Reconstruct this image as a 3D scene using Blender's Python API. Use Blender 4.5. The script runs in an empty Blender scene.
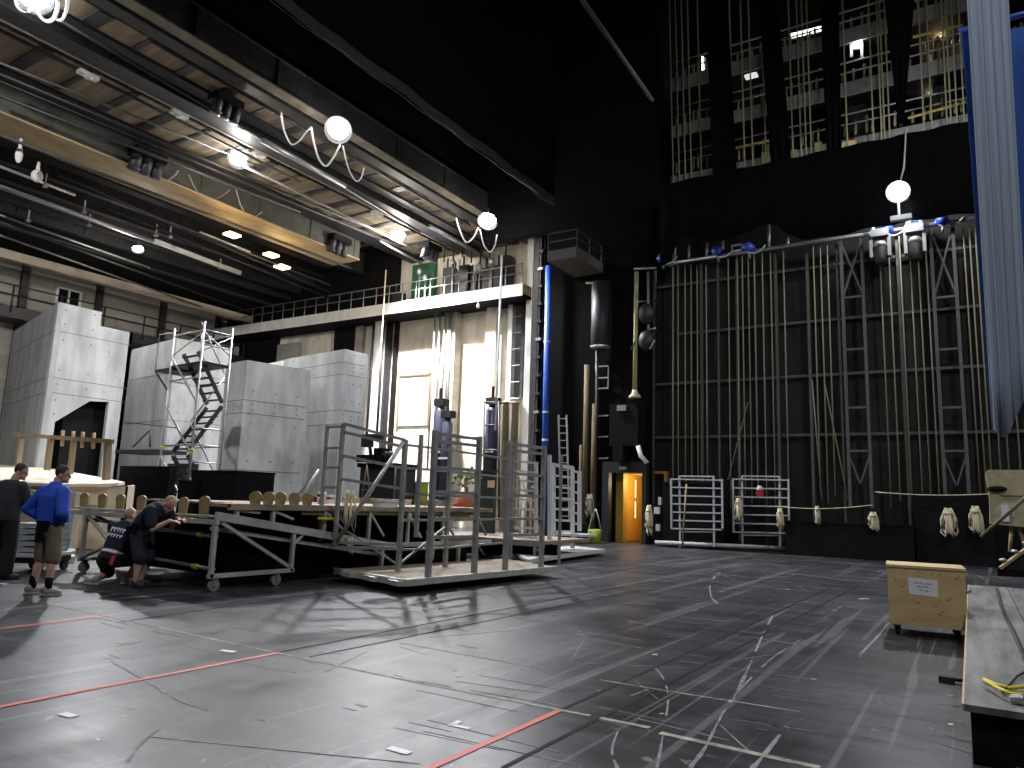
import bpy, bmesh, math, random
from mathutils import Vector as V, Matrix
random.seed(7)
C = bpy.context.scene.collection
PI = math.pi
# ---------------------------------------------------------------- camera frame
FP, CX, CY, HC = 736.63, 512.0, 384.0, 1.45
YAW, PITCH, ROLL = .5677, .1569, -.0345
fwd = V((-math.sin(YAW)*math.cos(PITCH), math.cos(YAW)*math.cos(PITCH), math.sin(PITCH)))
rt0 = V((math.cos(YAW), math.sin(YAW), 0)); dn0 = fwd.cross(rt0)
rt = rt0*math.cos(ROLL)+dn0*math.sin(ROLL); dn = -rt0*math.sin(ROLL)+dn0*math.cos(ROLL)
CAM = V((0, 0, HC))
def ray(px, py): return rt*(px-CX)+dn*(py-CY)+fwd*FP
def F(px, py, z=0):
    d = ray(px, py); return CAM+d*((z-HC)/d.z)
def A(px, py, Y):
    d = ray(px, py); return CAM+d*(Y/d.y)
def AX(px, py, X):
    d = ray(px, py); return CAM+d*(X/d.x)
def PL(px, py, P0, hd):
    n = V((-hd[1], hd[0], 0)); d = ray(px, py); return CAM+d*((P0-CAM).dot(n)/d.dot(n))
def bear(px):                       # horizontal direction towards a pixel column at the horizon
    d = ray(px, 500+.0345*(px-512)); d.z = 0; return d.normalized()
# ---------------------------------------------------------------- materials
MATS = {}
def mat(name, col, rough=.6, metal=0., var=.0, scale=4., stretch=(1,1,1), emit=0., ecol=None, bump=0., spec=.5, col2=None, alpha=1.):
    if name in MATS: return MATS[name]
    m = bpy.data.materials.new(name); m.use_nodes = True
    nt = m.node_tree; b = nt.nodes['Principled BSDF']
    b.inputs['Base Color'].default_value = (*col, 1); b.inputs['Roughness'].default_value = rough
    b.inputs['Metallic'].default_value = metal; b.inputs['Specular IOR Level'].default_value = spec
    if alpha < 1: b.inputs['Alpha'].default_value = alpha
    if emit:
        b.inputs['Emission Color'].default_value = (*(ecol or col), 1); b.inputs['Emission Strength'].default_value = emit
    if var or bump:
        tc = nt.nodes.new('ShaderNodeTexCoord'); mp = nt.nodes.new('ShaderNodeMapping'); mp.inputs['Scale'].default_value = stretch
        nz = nt.nodes.new('ShaderNodeTexNoise'); nz.inputs['Scale'].default_value = scale; nz.inputs['Detail'].default_value = 5; nz.inputs['Roughness'].default_value = .62
        nt.links.new(tc.outputs['Object'], mp.inputs[0]); nt.links.new(mp.outputs[0], nz.inputs['Vector'])
        if var:
            r = nt.nodes.new('ShaderNodeValToRGB'); e = r.color_ramp.elements
            c2 = col2 or tuple(min(1, c*(1+var)) for c in col)
            e[0].position = .32; e[1].position = .68
            e[0].color = (*[c*(1-var) for c in col], 1); e[1].color = (*c2, 1)
            nt.links.new(nz.outputs['Fac'], r.inputs[0]); nt.links.new(r.outputs[0], b.inputs['Base Color'])
        if bump:
            bp = nt.nodes.new('ShaderNodeBump'); bp.inputs['Strength'].default_value = bump; bp.inputs['Distance'].default_value = .02
            nt.links.new(nz.outputs['Fac'], bp.inputs['Height']); nt.links.new(bp.outputs[0], b.inputs['Normal'])
    MATS[name] = m; return m
M = dict(
 black=mat('black_paint', (.007,.007,.008), .8, var=.4, scale=3, spec=.15), blackcloth=mat('black_cloth', (.0028,.0028,.0032), .95, var=.3, scale=2, spec=.1),
 ropewall=mat('dark_wall', (.026,.024,.023), .95, var=.4, scale=1.2, stretch=(1,1,.2), spec=.1),
 concrete=mat('painted_concrete', (.37,.37,.365), .88, var=.28, scale=.8, stretch=(1.6,1.6,.45), bump=.1),
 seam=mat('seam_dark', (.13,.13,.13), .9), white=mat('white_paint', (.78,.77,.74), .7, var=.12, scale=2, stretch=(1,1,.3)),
 plaster=mat('pale_wall', (.70,.64,.54), .9, var=.35, scale=.9, stretch=(1,1,.4)),
 cladding=mat('grey_cladding', (.36,.34,.30), .9, var=.25, scale=.7, stretch=(1,.3,2)),
 wagonsteel=mat('pale_steel', (.50,.50,.47), .5, .3, var=.15, scale=6), wallsteel=mat('dull_steel', (.10,.10,.098), .6, .3, var=.2, scale=6), oldbeam=mat('brown_beam', (.13,.11,.08), .7, var=.4, scale=2), olive=mat('olive_side', (.085,.085,.07), .8, var=.25, scale=2), oldwood=mat('dark_timber', (.12,.085,.04), .7, var=.35, scale=3, stretch=(1,1,.2)),
 steel=mat('galvanised_steel', (.36,.365,.35), .45, .6, var=.2, scale=6), steeldark=mat('dark_steel', (.05,.05,.055), .5, .5, var=.3, scale=5),
 alu=mat('bright_aluminium', (.46,.47,.49), .38, .6), greypaint=mat('grey_paint', (.27,.27,.262), .55, .2, var=.2, scale=5),
 whitesteel=mat('white_steel', (.52,.54,.57), .5), ply=mat('plywood', (.62,.45,.22), .6, var=.18, scale=2.2, stretch=(1,1,3), bump=.05),
 wood=mat('timber', (.20,.145,.085), .7, var=.3, scale=3, stretch=(1,1,.2)), woodgold=mat('gold_wood', (.30,.22,.10), .5, var=.25, scale=6),
 deckwood=mat('deck_boards', (.28,.215,.15), .7, var=.3, scale=3, stretch=(3,.5,1)), palewood=mat('pale_deck', (.46,.45,.42), .6, var=.12, scale=2, stretch=(2,.5,1)),
 beige=mat('beige_board', (.66,.56,.42), .7, var=.08, scale=2), girder=mat('ochre_girder', (.44,.33,.18), .6, var=.25, scale=2, stretch=(1,.3,1)),
 panel=mat('roof_planks', (.19,.15,.105), .85, var=.45, scale=1.6, stretch=(.3,2.2,1)), rope=mat('hemp_rope', (.29,.27,.20), .9, var=.2, scale=12), ropey=mat('yellowed_rope', (.27,.25,.15), .9),
 ropepale=mat('pale_rope', (.66,.58,.40), .9), blue=mat('blue_paint', (.02,.08,.48), .45), bluecloth=mat('blue_cloth', (.018,.075,.30), .85, var=.2, scale=1.2, stretch=(3,3,.1)),
 gauze=mat('pale_gauze', (.30,.35,.43), .85, var=.16, scale=2.2, stretch=(4,4,.08), spec=.1), rubber=mat('black_rubber', (.02,.02,.02), .7), yellow=mat('yellow_plastic', (.75,.60,.03), .5),
 yellowgreen=mat('yellow_green_plastic', (.30,.36,.02), .5), red=mat('red_plastic', (.45,.02,.03), .5), redtape=mat('red_tape', (.62,.07,.04), .6), whitetape=mat('white_tape', (.8,.8,.8), .6),
 skin=mat('skin', (.62,.36,.25), .55), hair=mat('dark_hair', (.035,.028,.024), .7), paper=mat('white_paper', (.85,.85,.86), .6), ink=mat('grey_ink', (.25,.25,.28), .7),
 navy=mat('navy_cloth', (.012,.016,.035), .9, var=.2, scale=8), charcoal=mat('charcoal_cloth', (.035,.037,.042), .9, var=.2, scale=8), blackwear=mat('black_trousers', (.012,.012,.014), .9), bluejacket=mat('blue_jacket', (.02,.09,.62), .75, var=.15, scale=7),
 khaki=mat('khaki_cloth', (.20,.165,.115), .9, var=.2, scale=8), shoe=mat('grey_suede', (.32,.31,.28), .8), darkshoe=mat('dark_shoe', (.03,.035,.045), .7), sole=mat('pale_sole', (.55,.54,.50), .7),
 lampglow=mat('lamp_glow', (1,1,1), .5, emit=60, ecol=(.93,.96,1)), tubeglow=mat('tube_glow', (1,1,1), .5, emit=6, ecol=(.95,.97,1)), warmglow=mat('warm_glow', (1,.8,.5), .5, emit=4, ecol=(1,.75,.4)), 
 lens=mat('lamp_lens', (.12,.16,.3), .15, .2), cable=mat('white_cable', (.75,.76,.8), .5), bluefix=mat('blue_fixture', (.03,.08,.5), .4),
 green=mat('leaf_green', (.10,.22,.05), .7), greendoor=mat('green_paint', (.03,.12,.06), .6), door=mat('orange_wood', (.52,.30,.05), .5, var=.15, scale=3, stretch=(2,2,.4)), tan=mat('tan_cover', (.42,.36,.22), .7, var=.2, scale=5),
 platgrey=mat('worn_deck', (.15,.147,.135), .6, var=.65, scale=2.0, stretch=(3,.35,1), bump=.05), ductgrey=mat('duct_grey', (.03,.032,.034), .5, .3), deskgrey=mat('desk_grey', (.022,.023,.03), .6), navytank=mat('navy_paint', (.028,.032,.062), .5))
# ---------------------------------------------------------------- mesh builder
OFF = {}
class MB:
    def __init__(s): s.v = []; s.f = []; s.m = []
    def face(s, idx, mi=0): s.f.append(idx); s.m.append(mi)
    def pts(s, P): n = len(s.v); s.v += [V(p) for p in P]; return list(range(n, n+len(P)))
    def prism(s, P, vec, mi=0):
        vec = V(vec); a = s.pts(P); b = s.pts([V(p)+vec for p in P]); n = len(a)
        s.face(a[::-1], mi); s.face(b, mi)
        for i in range(n): s.face([a[i], a[(i+1)%n], b[(i+1)%n], b[i]], mi)
        return s
    def box(s, a, b, mi=0):
        x0,y0,z0 = [min(a[i],b[i]) for i in range(3)]; x1,y1,z1 = [max(a[i],b[i]) for i in range(3)]
        return s.prism([(x0,y0,z0),(x1,y0,z0),(x1,y1,z0),(x0,y1,z0)], (0,0,z1-z0), mi)
    def cbox(s, c, d, mi=0, rz=0):
        co, si = math.cos(rz), math.sin(rz); P = []
        for sx, sy in ((-1,-1),(1,-1),(1,1),(-1,1)):
            x, y = sx*d[0]/2, sy*d[1]/2; P.append((c[0]+x*co-y*si, c[1]+x*si+y*co, c[2]-d[2]/2))
        return s.prism(P, (0,0,d[2]), mi)
    def tube(s, P, r, n=8, mi=0, r1=None):
        P = [V(p) for p in P]; N = len(P); rings = []
        for i, p in enumerate(P):
            t = (P[min(i+1,N-1)]-P[max(i-1,0)]).normalized()
            u = t.cross(V((0,0,1)))
            if u.length < .05: u = t.cross(V((1,0,0)))
            u.normalize(); w = t.cross(u)
            rr = r if r1 is None else r+(r1-r)*i/(N-1)
            rings.append(s.pts([p+u*rr*math.cos(2*PI*k/n)+w*rr*math.sin(2*PI*k/n) for k in range(n)]))
        for a, b in zip(rings, rings[1:]):
            for k in range(n): s.face([a[k], a[(k+1)%n], b[(k+1)%n], b[k]], mi)
        s.face(rings[0][::-1], mi); s.face(rings[-1], mi); return s
    def bar(s, a, b, w=.04, h=None, mi=0):
        a, b = V(a), V(b); h = h or w; t = (b-a).normalized(); u = t.cross(V((0,0,1)))
        if u.length < .05: u = V((1,0,0))
        u.normalize(); q = u.cross(t)
        return s.prism([a-u*w/2-q*h/2, a+u*w/2-q*h/2, a+u*w/2+q*h/2, a-u*w/2+q*h/2], b-a, mi)
    def lathe(s, c, prof, n=16, mi=0, axis=(0,0,1)):
        ax = V(axis).normalized(); u = ax.orthogonal().normalized(); w = ax.cross(u); c = V(c); rings = []
        for r, z in prof: rings.append(s.pts([c+ax*z+u*r*math.cos(2*PI*k/n)+w*r*math.sin(2*PI*k/n) for k in range(n)]))
        for a, b in zip(rings, rings[1:]):
            for k in range(n): s.face([a[k], a[(k+1)%n], b[(k+1)%n], b[k]], mi)
        s.face(rings[0][::-1], mi); s.face(rings[-1], mi); return s
    def ell(s, c, rad, mi=0, n=14, m=10, R=None):
        c = V(c); rings = []
        for j in range(1, m):
            th = PI*j/m; row = []
            for k in range(n):
                p = V((rad[0]*math.sin(th)*math.cos(2*PI*k/n), rad[1]*math.sin(th)*math.sin(2*PI*k/n), rad[2]*math.cos(th)))
                row.append(c+(R@p if R else p))
            rings.append(s.pts(row))
        pt = V((0,0,rad[2])); t = s.pts([c+(R@pt if R else pt)])[0]; b = s.pts([c-(R@pt if R else pt)])[0]
        for k in range(n):
            s.face([t, rings[0][k], rings[0][(k+1)%n]], mi); s.face([rings[-1][k], b, rings[-1][(k+1)%n]], mi)
        for a, q in zip(rings, rings[1:]):
            for k in range(n): s.face([a[k], q[k], q[(k+1)%n], a[(k+1)%n]], mi)
        return s
    def sheet(s, rows, th, mi=0):             # grid of points thickened along its average normal
        R, K = len(rows), len(rows[0]); n = (V(rows[0][-1])-V(rows[0][0])).cross(V(rows[-1][0])-V(rows[0][0])).normalized()*th
        a = [s.pts(r) for r in rows]; b = [s.pts([V(p)+n for p in r]) for r in rows]
        for i in range(R-1):
            for k in range(K-1):
                s.face([a[i][k],a[i+1][k],a[i+1][k+1],a[i][k+1]], mi); s.face([b[i][k],b[i][k+1],b[i+1][k+1],b[i+1][k]], mi)
        for i in range(R-1):
            for k in (0, K-1): s.face([a[i][k],b[i][k],b[i+1][k],a[i+1][k]], mi)
        for k in range(K-1):
            for i in (0, R-1): s.face([a[i][k],a[i][k+1],b[i][k+1],b[i][k]], mi)
        return s
    def build(s, name, mats, parent=None, smooth=False):
        if not isinstance(mats, (list, tuple)): mats = [mats]
        me = bpy.data.meshes.new(name)
        if parent: o0 = OFF[parent.name]
        else:
            xs = [[p[i] for p in s.v] for i in range(3)]; o0 = V(((min(xs[0])+max(xs[0]))/2, (min(xs[1])+max(xs[1]))/2, min(xs[2])))
        me.from_pydata([p-o0 for p in s.v], [], s.f)
        for m in mats: me.materials.append(m)
        for p, mi in zip(me.polygons, s.m): p.material_index = mi; p.use_smooth = smooth
        bm = bmesh.new(); bm.from_mesh(me); bmesh.ops.recalc_face_normals(bm, faces=bm.faces); bm.to_mesh(me); bm.free()
        o = bpy.data.objects.new(name, me); C.objects.link(o)
        if parent: o.parent = parent
        else: o.location = o0
        OFF[o.name] = o0; return o
def thing(name, label, cat, loc=(0,0,0), group=None):
    o = bpy.data.objects.new(name, None); C.objects.link(o); o.location = loc; o.empty_display_size = .1; OFF[o.name] = V(loc); return tag(o, label, cat, group)
def tag(o, label, cat, group=None, kind=None):
    o['label'] = label; o['category'] = cat
    if group: o['group'] = group
    if kind: o['kind'] = kind
    return o
def struct(name, mb, mats, parent=None):
    o = mb.build(name, mats, parent)
    if not parent: o['kind'] = 'structure'
    return o
def dup(root, delta, label=None, group=None, rz=None):
    r = root.copy(); C.objects.link(r); r.location = root.location+V(delta); OFF[r.name] = V(r.location)
    if rz is not None: r.rotation_euler.z = rz
    if label: r['label'] = label
    if group: r['group'] = group
    for ch in list(root.children):
        c = ch.copy(); C.objects.link(c); c.parent = r
        for g in ch.children:
            d = g.copy(); C.objects.link(d); d.parent = c
    return r
def lamp(kind, loc, power, col=(1,1,1), target=None, size=.3, cone=120, blend=.5):
    l = bpy.data.lights.new('lamp', kind); l.energy = power; l.color = col
    if kind in ('SPOT','POINT'): l.shadow_soft_size = size
    if kind == 'SPOT': l.spot_size = math.radians(cone); l.spot_blend = blend
    if kind == 'AREA': l.size = size
    o = bpy.data.objects.new('lamp_light', l); C.objects.link(o); o.location = loc
    if target is not None: o.rotation_euler = (V(target)-V(loc)).to_track_quat('-Z','Y').to_euler()
    return o
def smooth(P, k=5):
    P = [V(p) for p in P]; Q = [P[0]*2-P[1]]+P+[P[-1]*2-P[-2]]; out = []
    for i in range(1, len(Q)-2):
        a, b, c, d = Q[i-1:i+3]
        for j in range(k):
            t = j/k; out.append(.5*((2*b)+(c-a)*t+(2*a-5*b+4*c-d)*t*t+(3*b-a-3*c+d)*t**3))
    return out+[P[-1]]
def sag(a, b, d, n=8):
    a, b = V(a), V(b); return [a.lerp(b, i/n)-V((0,0,4*d*(i/n)*(1-i/n))) for i in range(n+1)]
# ================================================================ SETTING
def floor_mat():
    m = bpy.data.materials.new('stage_floor'); m.use_nodes = True; nt = m.node_tree; L = nt.links.new; b = nt.nodes['Principled BSDF']
    tc = nt.nodes.new('ShaderNodeTexCoord')
    def noise(scale, st=(1,1,1), rot=0, det=6, dist=0):
        mp = nt.nodes.new('ShaderNodeMapping'); mp.inputs['Scale'].default_value = st; mp.inputs['Rotation'].default_value = (0,0,rot)
        n = nt.nodes.new('ShaderNodeTexNoise'); n.inputs['Scale'].default_value = scale; n.inputs['Detail'].default_value = det; n.inputs['Roughness'].default_value = .65; n.inputs['Distortion'].default_value = dist
        L(tc.outputs['Object'], mp.inputs[0]); L(mp.outputs[0], n.inputs['Vector']); return n.outputs['Fac']
    def ramp(x, a, b_, ca, cb):
        r = nt.nodes.new('ShaderNodeValToRGB'); r.color_ramp.elements[0].position = a; r.color_ramp.elements[1].position = b_
        r.color_ramp.elements[0].color = (*ca, 1); r.color_ramp.elements[1].color = (*cb, 1); L(x, r.inputs[0]); return r.outputs[0]
    def mix(f, a, b_):
        x = nt.nodes.new('ShaderNodeMix'); x.data_type = 'RGBA'; L(f, x.inputs[0])
        for s, i in ((a, 6), (b_, 7)):
            if isinstance(s, tuple): x.inputs[i].default_value = (*s, 1)
            else: L(s, x.inputs[i])
        return x.outputs[2]
    base = ramp(noise(.5), .3, .72, (.009,.0095,.011), (.032,.033,.038))
    smear = ramp(noise(.8, (.22,1,1), .12, 8, .5), .48, .72, (0,0,0), (.7,.7,.7))
    c = mix(smear, base, (.074,.076,.084))
    mott = ramp(noise(4.5, (.3,1,1), .1, 9), .44, .66, (0,0,0), (.55,.55,.55)); c = mix(mott, c, (.088,.09,.098))
    for rot, sc_, st, lo in ((.35, 1.1, (1,.02,1), .62), (-1.1, .9, (1,.03,1), .62), (1.45, 1.4, (1,.015,1), .63)):
        c = mix(ramp(noise(sc_*2.4, st, rot, 3, 1.2), lo, lo+.025, (0,0,0), (.5,.5,.5)), c, (.17,.173,.18))
    sp = ramp(noise(9, (1,1,1), 0, 2), .70, .73, (0,0,0), (.5,.5,.5)); c = mix(sp, c, (.35,.32,.24))
    L(c, b.inputs['Base Color'])
    L(ramp(noise(1.4, (1,.4,1), .4), .3, .7, (.28,)*3, (.5,)*3), b.inputs['Roughness']); b.inputs['Specular IOR Level'].default_value = .15
    return m
FM = floor_mat()
struct('floor', MB().box((-44,-10,-.3),(14,40,0)), FM)
# seams of the stage floor and lifts (black grooves and pale worn joints)
fs = MB()
def strip(mb, p, q, w, z, mi=0):
    p, q = V(p), V(q); t = (q-p).normalized(); n = V((-t.y, t.x, 0))*w/2; a = V((0,0,z))
    mb.prism([p-n+a, q-n+a, q+n+a, p+n+a], (0,0,.0015), mi)
for a, b in (((559,711),(830,588)),((503,768),(860,585)),((281,652),(640,583)),((310,657),(640,590)),((120,622),(330,592))): strip(fs, F(*a), F(*b), .035, .001)
struct('trim_1', fs, M['black'])
ps = MB()
for a, b, w in (((51,605),(156,627),.02),((156,627),(234,644),.04),((234,644),(400,679),.03),((400,679),(590,716),.04),((600,718),(650,728),.05),((660,733),(820,768),.06),((400,643),(560,672),.015),((600,680),(672,692),.02),((672,692),(800,712),.02),((744,636),(800,645),.015),((150,737),(300,752),.012),((300,752),(420,764),.01)):
    strip(ps, F(*a), F(*b), w, .0012)
struct('trim_2', ps, mat('worn_joint', (.30,.29,.24), .8, var=.6, scale=7))
# scuffs and chalky drag marks on the stage floor
sc_ = MB(); rnd = random.Random(21)
for P_, w_ in (([(690,768),(705,748),(722,715),(738,690),(752,660),(765,630),(775,612)],.03),([(657,768),(663,735),(668,700),(664,680),(655,668)],.02),([(718,604),(711,596),(711,582),(720,572)],.03),([(112,662),(135,675),(160,690),(185,703),(215,713)],.018),([(160,728),(140,745),(128,762)],.02),([(570,632),(600,640),(640,648)],.03),([(540,612),(575,630),(640,640)],.015),([(860,655),(885,628),(897,610)],.03),([(730,700),(770,660),(800,640)],.02),([(250,615),(330,629),(400,640)],.02),([(780,735),(760,760),(745,775)],.03),([(400,678),(470,690),(560,706)],.02),([(620,726),(612,750),(618,770)],.02)):
    Q_ = smooth([F(x,y) for x,y in P_], 4)
    for a, b in zip(Q_, Q_[1:]):
        if rnd.random() < .85: strip(sc_, a, b, w_*rnd.uniform(.4,1.2), .0008)
for k in range(420):
    x, y = rnd.uniform(-9,2.5), rnd.uniform(3,24); a = rnd.gauss(0,.10) if rnd.random() < .7 else rnd.uniform(-PI,PI); l = rnd.uniform(.05,.9)*(1+y/20)
    strip(sc_, (x,y,0), (x+l*math.cos(a),y+l*math.sin(a),0), rnd.uniform(.003,.011)*(1+y/14), .0008)
for k in range(160):
    x, y = rnd.uniform(-10,2.5), rnd.uniform(3,22); strip(sc_, (x,y,0), (x+rnd.uniform(.02,.10),y+rnd.uniform(-.03,.03),0), rnd.uniform(.01,.035), .0008, 1)
struct('floor_scuffs', sc_, [mat('chalk_scuff', (.185,.188,.195), .8, var=.5, scale=6), mat('chip_mark', (.36,.33,.25), .8)])
# ---- side stage shell
struct('wall_back', MB().box((-42.4,31,0),(-15.0,31.4,16)), M['plaster'])
struct('wall_left', MB().box((-42.4,-10,0),(-42,31,16)), M['cladding'])
struct('ceiling', MB().box((-42.4,-10,15.6),(-18.8,31.4,15.9)), M['panel'])
DX0, DX1, DZ = A(611,540,26.8).x, A(645,540,26.8).x, A(628,473,26.8).z
wm = MB(); WX = A(649,400,26.8).x; wm.box((-15.4,26.8,0),(DX0,27.2,DZ+.02)).box((DX1,26.8,0),(WX,27.2,DZ+.02)).box((-15.4,26.8,DZ+.02),(WX,27.2,13.2)).box((-19.1,26.8,13.2),(-10.3,27.2,27))
struct('wall_centre', wm, M['blackcloth'])
struct('wall_ropes', MB().box((-11.3,27.5,0),(9,27.8,14.0)), M['ropewall'])
struct('wall_upper', MB().box((-19.1,-10,14.7),(-18.8,26.8,27)), M['blackcloth'])
struct('wall_fly', MB().box((-19,31.2,13.9),(9,31.5,27)).box((-10.75,27.2,13.2),(-10.6,31.2,27)), M['blackcloth'])
struct('ceiling_fly', MB().box((-19.1,-10,27),(12,31.5,27.3)), M['blackcloth'])
struct('wall_right', MB().box((12,-10,0),(12.3,31.5,27)), M['blackcloth'])
# ---- roof beams of the side stage, each a steel member running from front to back
def xa(px, py, z): return F(px, py, z).x
def girder(x0, x1, zb, zt, y0=-8, y1=30.9, m='steeldark', flange=.06, m2=None):
    mb = MB(); mb.box((x0,y0,zb),(x1,y1,zb+flange), 1 if m2 else 0).box((x0,y0,zt-flange),(x1,y1,zt)); xm = (x0+x1)/2
    mb.box((x1-.12,y0,zb+flange),(x1-.06,y1,zt-flange))
    y = y0+1.5
    while y < y1: mb.box((x0+.02,y,zb+flange),(x1-.02,y+.04,zt-flange)); y += 3
    struct('ceiling_beam', mb, [M[m], M[m2]] if m2 else M[m])
girder(xa(128,8,14.5), xa(128,-3,14.5), 14.5, 15.6, m2='oldbeam')
girder(xa(128,24,14.6), xa(128,13,14.6), 14.6, 15.6)
girder(xa(128,60,14.5), xa(128,50,14.5), 14.5, 15.6)
girder(xa(128,84,14.3), xa(128,70,14.3), 14.3, 15.6)
struct('ceiling_edge', MB().box((xa(128,85.5,14.28),-8,14.28),(xa(128,84,14.28),30.9,14.36)), M['greypaint'])
girder(xa(128,138,14.6), xa(128,126,14.6), 14.6, 15.6)
xo = xa(128,165,13.6); girder(xa(128,190,13.6), xo, 13.6, 15.0, y1=F(372,258,13.6).y, m='olive', m2='girder')
struct('ceiling_beam', MB().box((xa(128,194,13.5),-8,13.5),(xa(128,189,13.5),F(372,258,13.6).y,13.62)), M['black'])
x = xa(128,190,13.6)-.6
girder(x-.5, x, 14.2, 15.6)
for k, (py, z) in enumerate(((206,14.4),(222,14.0),(238,13.6),(250,13.3),(262,12.9))): girder(xa(128,py,z)-.35, xa(128,py,z), z, z+.9)
# cross beams
for k in range(12):
    y = -4+k*2.9; struct('ceiling_beam', MB().box((-41.5,y,15.0),(-19.2,y+.18,15.6)), M['steeldark'])
# ribs of the roof planks
for k in range(24):
    y = -6+k*1.55; struct('ceiling_rib', MB().box((-33,y,15.45),(-19.2,y+.30,15.6)), M['black'])
# long pale box beam close under the far side wall
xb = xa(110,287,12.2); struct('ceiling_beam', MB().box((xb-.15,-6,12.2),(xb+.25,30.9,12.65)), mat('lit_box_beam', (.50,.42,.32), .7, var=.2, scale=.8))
struct('ceiling_dark_fill', MB().box((-42,-8,13.0),(-36.5,30.9,15.6)).box((-42,30.2,11.4),(A(390,300,30.2).x,31,15.6)), M['black'])  # black boxes added as shade over the far roof and upper back wall
for pa, pb in ((26,46),(89,123)):
    xa0, xa1 = xa(128,pb,14.62), xa(128,pa,14.62); struct('ceiling_panel', MB().box((xa0,-8,14.62),(xa1,30.9,14.7)), M['panel'])
    mb = MB()
    for k in range(26): y = -6.5+k*1.45; mb.box((xa0,y,14.58),(xa1,y+.16+.12*(k%3),14.62))
    struct('ceiling_rib', mb, M['steeldark'])
# ---- far wall gallery (along the left wall)
g = MB(); z0 = AX(60,317,-40.4).z; g.box((-42,-8,z0-.55),(-40.4,31,z0))
struct('gallery_floor', g, M['steeldark'])
for k in range(8):
    y = 2+k*3.9; struct('wall_pier', MB().box((-42,y,0),(-41.75,y+.35,15.5)), M['steeldark'])
w1 = MB(); p, q = AX(58,288,-41.9), AX(79,306,-41.9)
w1.box((-42,p.y,q.z),(-41.92,q.y,p.z), 1); w1.box((-42,p.y-.08,q.z-.1),(-41.85,p.y+.05,p.z+.1)).box((-42,q.y-.05,q.z-.1),(-41.85,q.y+.08,p.z+.1)).box((-42,(p.y+q.y)/2-.05,q.z),(-41.85,(p.y+q.y)/2+.05,p.z)).box((-42,p.y,p.z),(-41.85,q.y,p.z+.1))
struct('window_1', w1, [M['white'], M['black']])
# ---- gallery on the back wall
YG = 29.3
gz0, gz1 = A(512,297,YG).z, A(512,285,YG).z; gx1 = A(523,290,YG).x
struct('gallery_floor', MB().box((-42,YG,gz0),(gx1,31,gz0+.12), 1).box((-42,YG-.05,gz0),(gx1,YG,gz1)).box((gx1-.05,YG,gz0),(gx1,31,gz1), 2), [M['white'], M['black'], M['girder']])
# ---- piers and steelwork on the back wall
def pier(px0, px1, py, z1, d=.5, m='plaster', z0=0, Y=31, nm='wall_pier'):
    return struct(nm, MB().box((A(px0,py,Y-d).x,Y-d,z0),(A(px1,py,Y-d).x,Y,z1)), M[m])
pier(368,379,400,gz0,.7,'white'); pier(379,383,400,gz0,.5,'steeldark'); pier(390,392,400,gz0,.3,'black')
pier(440,452,400,gz0,.6,'cladding',nm='wall_pier'); pier(483,493,400,gz0,.5,'plaster'); pier(505,510,400,gz1,.5,'white'); pier(523,529,400,15.4,.9,'white')
pier(511,522,395,gz0,.2,'steeldark',z0=A(515,398,30.8).z)
pier(278,300,340,gz0-.5,.2,'cladding',z0=4); pier(312,331,340,gz0-.5,.2,'plaster',z0=4)
pier(355,362,340,gz0,.3,'cladding')
pier(334,354,340,gz0,.35,'black'); pier(240,276,340,gz0,.35,'black')
# bright hatch in the back wall
a, b = A(401,377,30.9), A(427,425,30.9); h = MB(); h.box((a.x,30.9,b.z),(b.x,31,a.z), 1)
for u in (a.x-.1, b.x): h.box((u,30.82,b.z),(u+.1,31,a.z+.1))
h.box((a.x-.1,30.82,a.z),(b.x+.1,31,a.z+.1)); struct('door_1', h, [M['wood'], mat('bright_hatch', (.82,.80,.76), .8)])
# doorway to the orange corridor
d = MB(); fx0, fx1, fz = A(604,500,26.7).x, A(648,500,26.7).x, A(628,462,26.7).z
d.box((fx0,26.5,0),(DX0,26.8,fz)).box((DX1,26.5,0),(fx1,26.8,fz)).box((DX0,26.5,DZ),(DX1,26.8,fz)); struct('door_frame', d, M['ductgrey'])
cm = DX0+(DX1-DX0)*.32
k = MB().box((DX0-.1,27.2,0),(DX0,30.5,DZ)).box((DX1+.6,27.2,0),(DX1+.7,30.5,DZ)).box((DX0-.1,30.5,0),(DX1+.7,30.6,DZ)).box((DX0-.1,27.2,DZ),(DX1+.7,30.6,DZ+.1)).box((DX0,27.2,0),(DX0+.32,27.6,DZ))
struct('wall_corridor', k, M['door'])
dl = MB().box((cm+.25,29.2,.05),(DX1+.45,29.28,DZ-.08)); dd = struct('door_2', dl, M['door'])
pn = MB(); zt, zm, zb = A(632,480,29.1).z, A(632,500,29.1).z, A(632,518,29.1).z; p0, p1 = A(630,500,29.1).x, A(635,500,29.1).x
pn.box((p0,29.14,zm+.1),(p1,29.2,zt)).box((p0,29.14,zb),(p1,29.2,zm-.05)); pn.build('door_pane', mat('lit_pane', (.9,.85,.6), .4, emit=1.6, ecol=(1,.86,.5)), dd)
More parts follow.
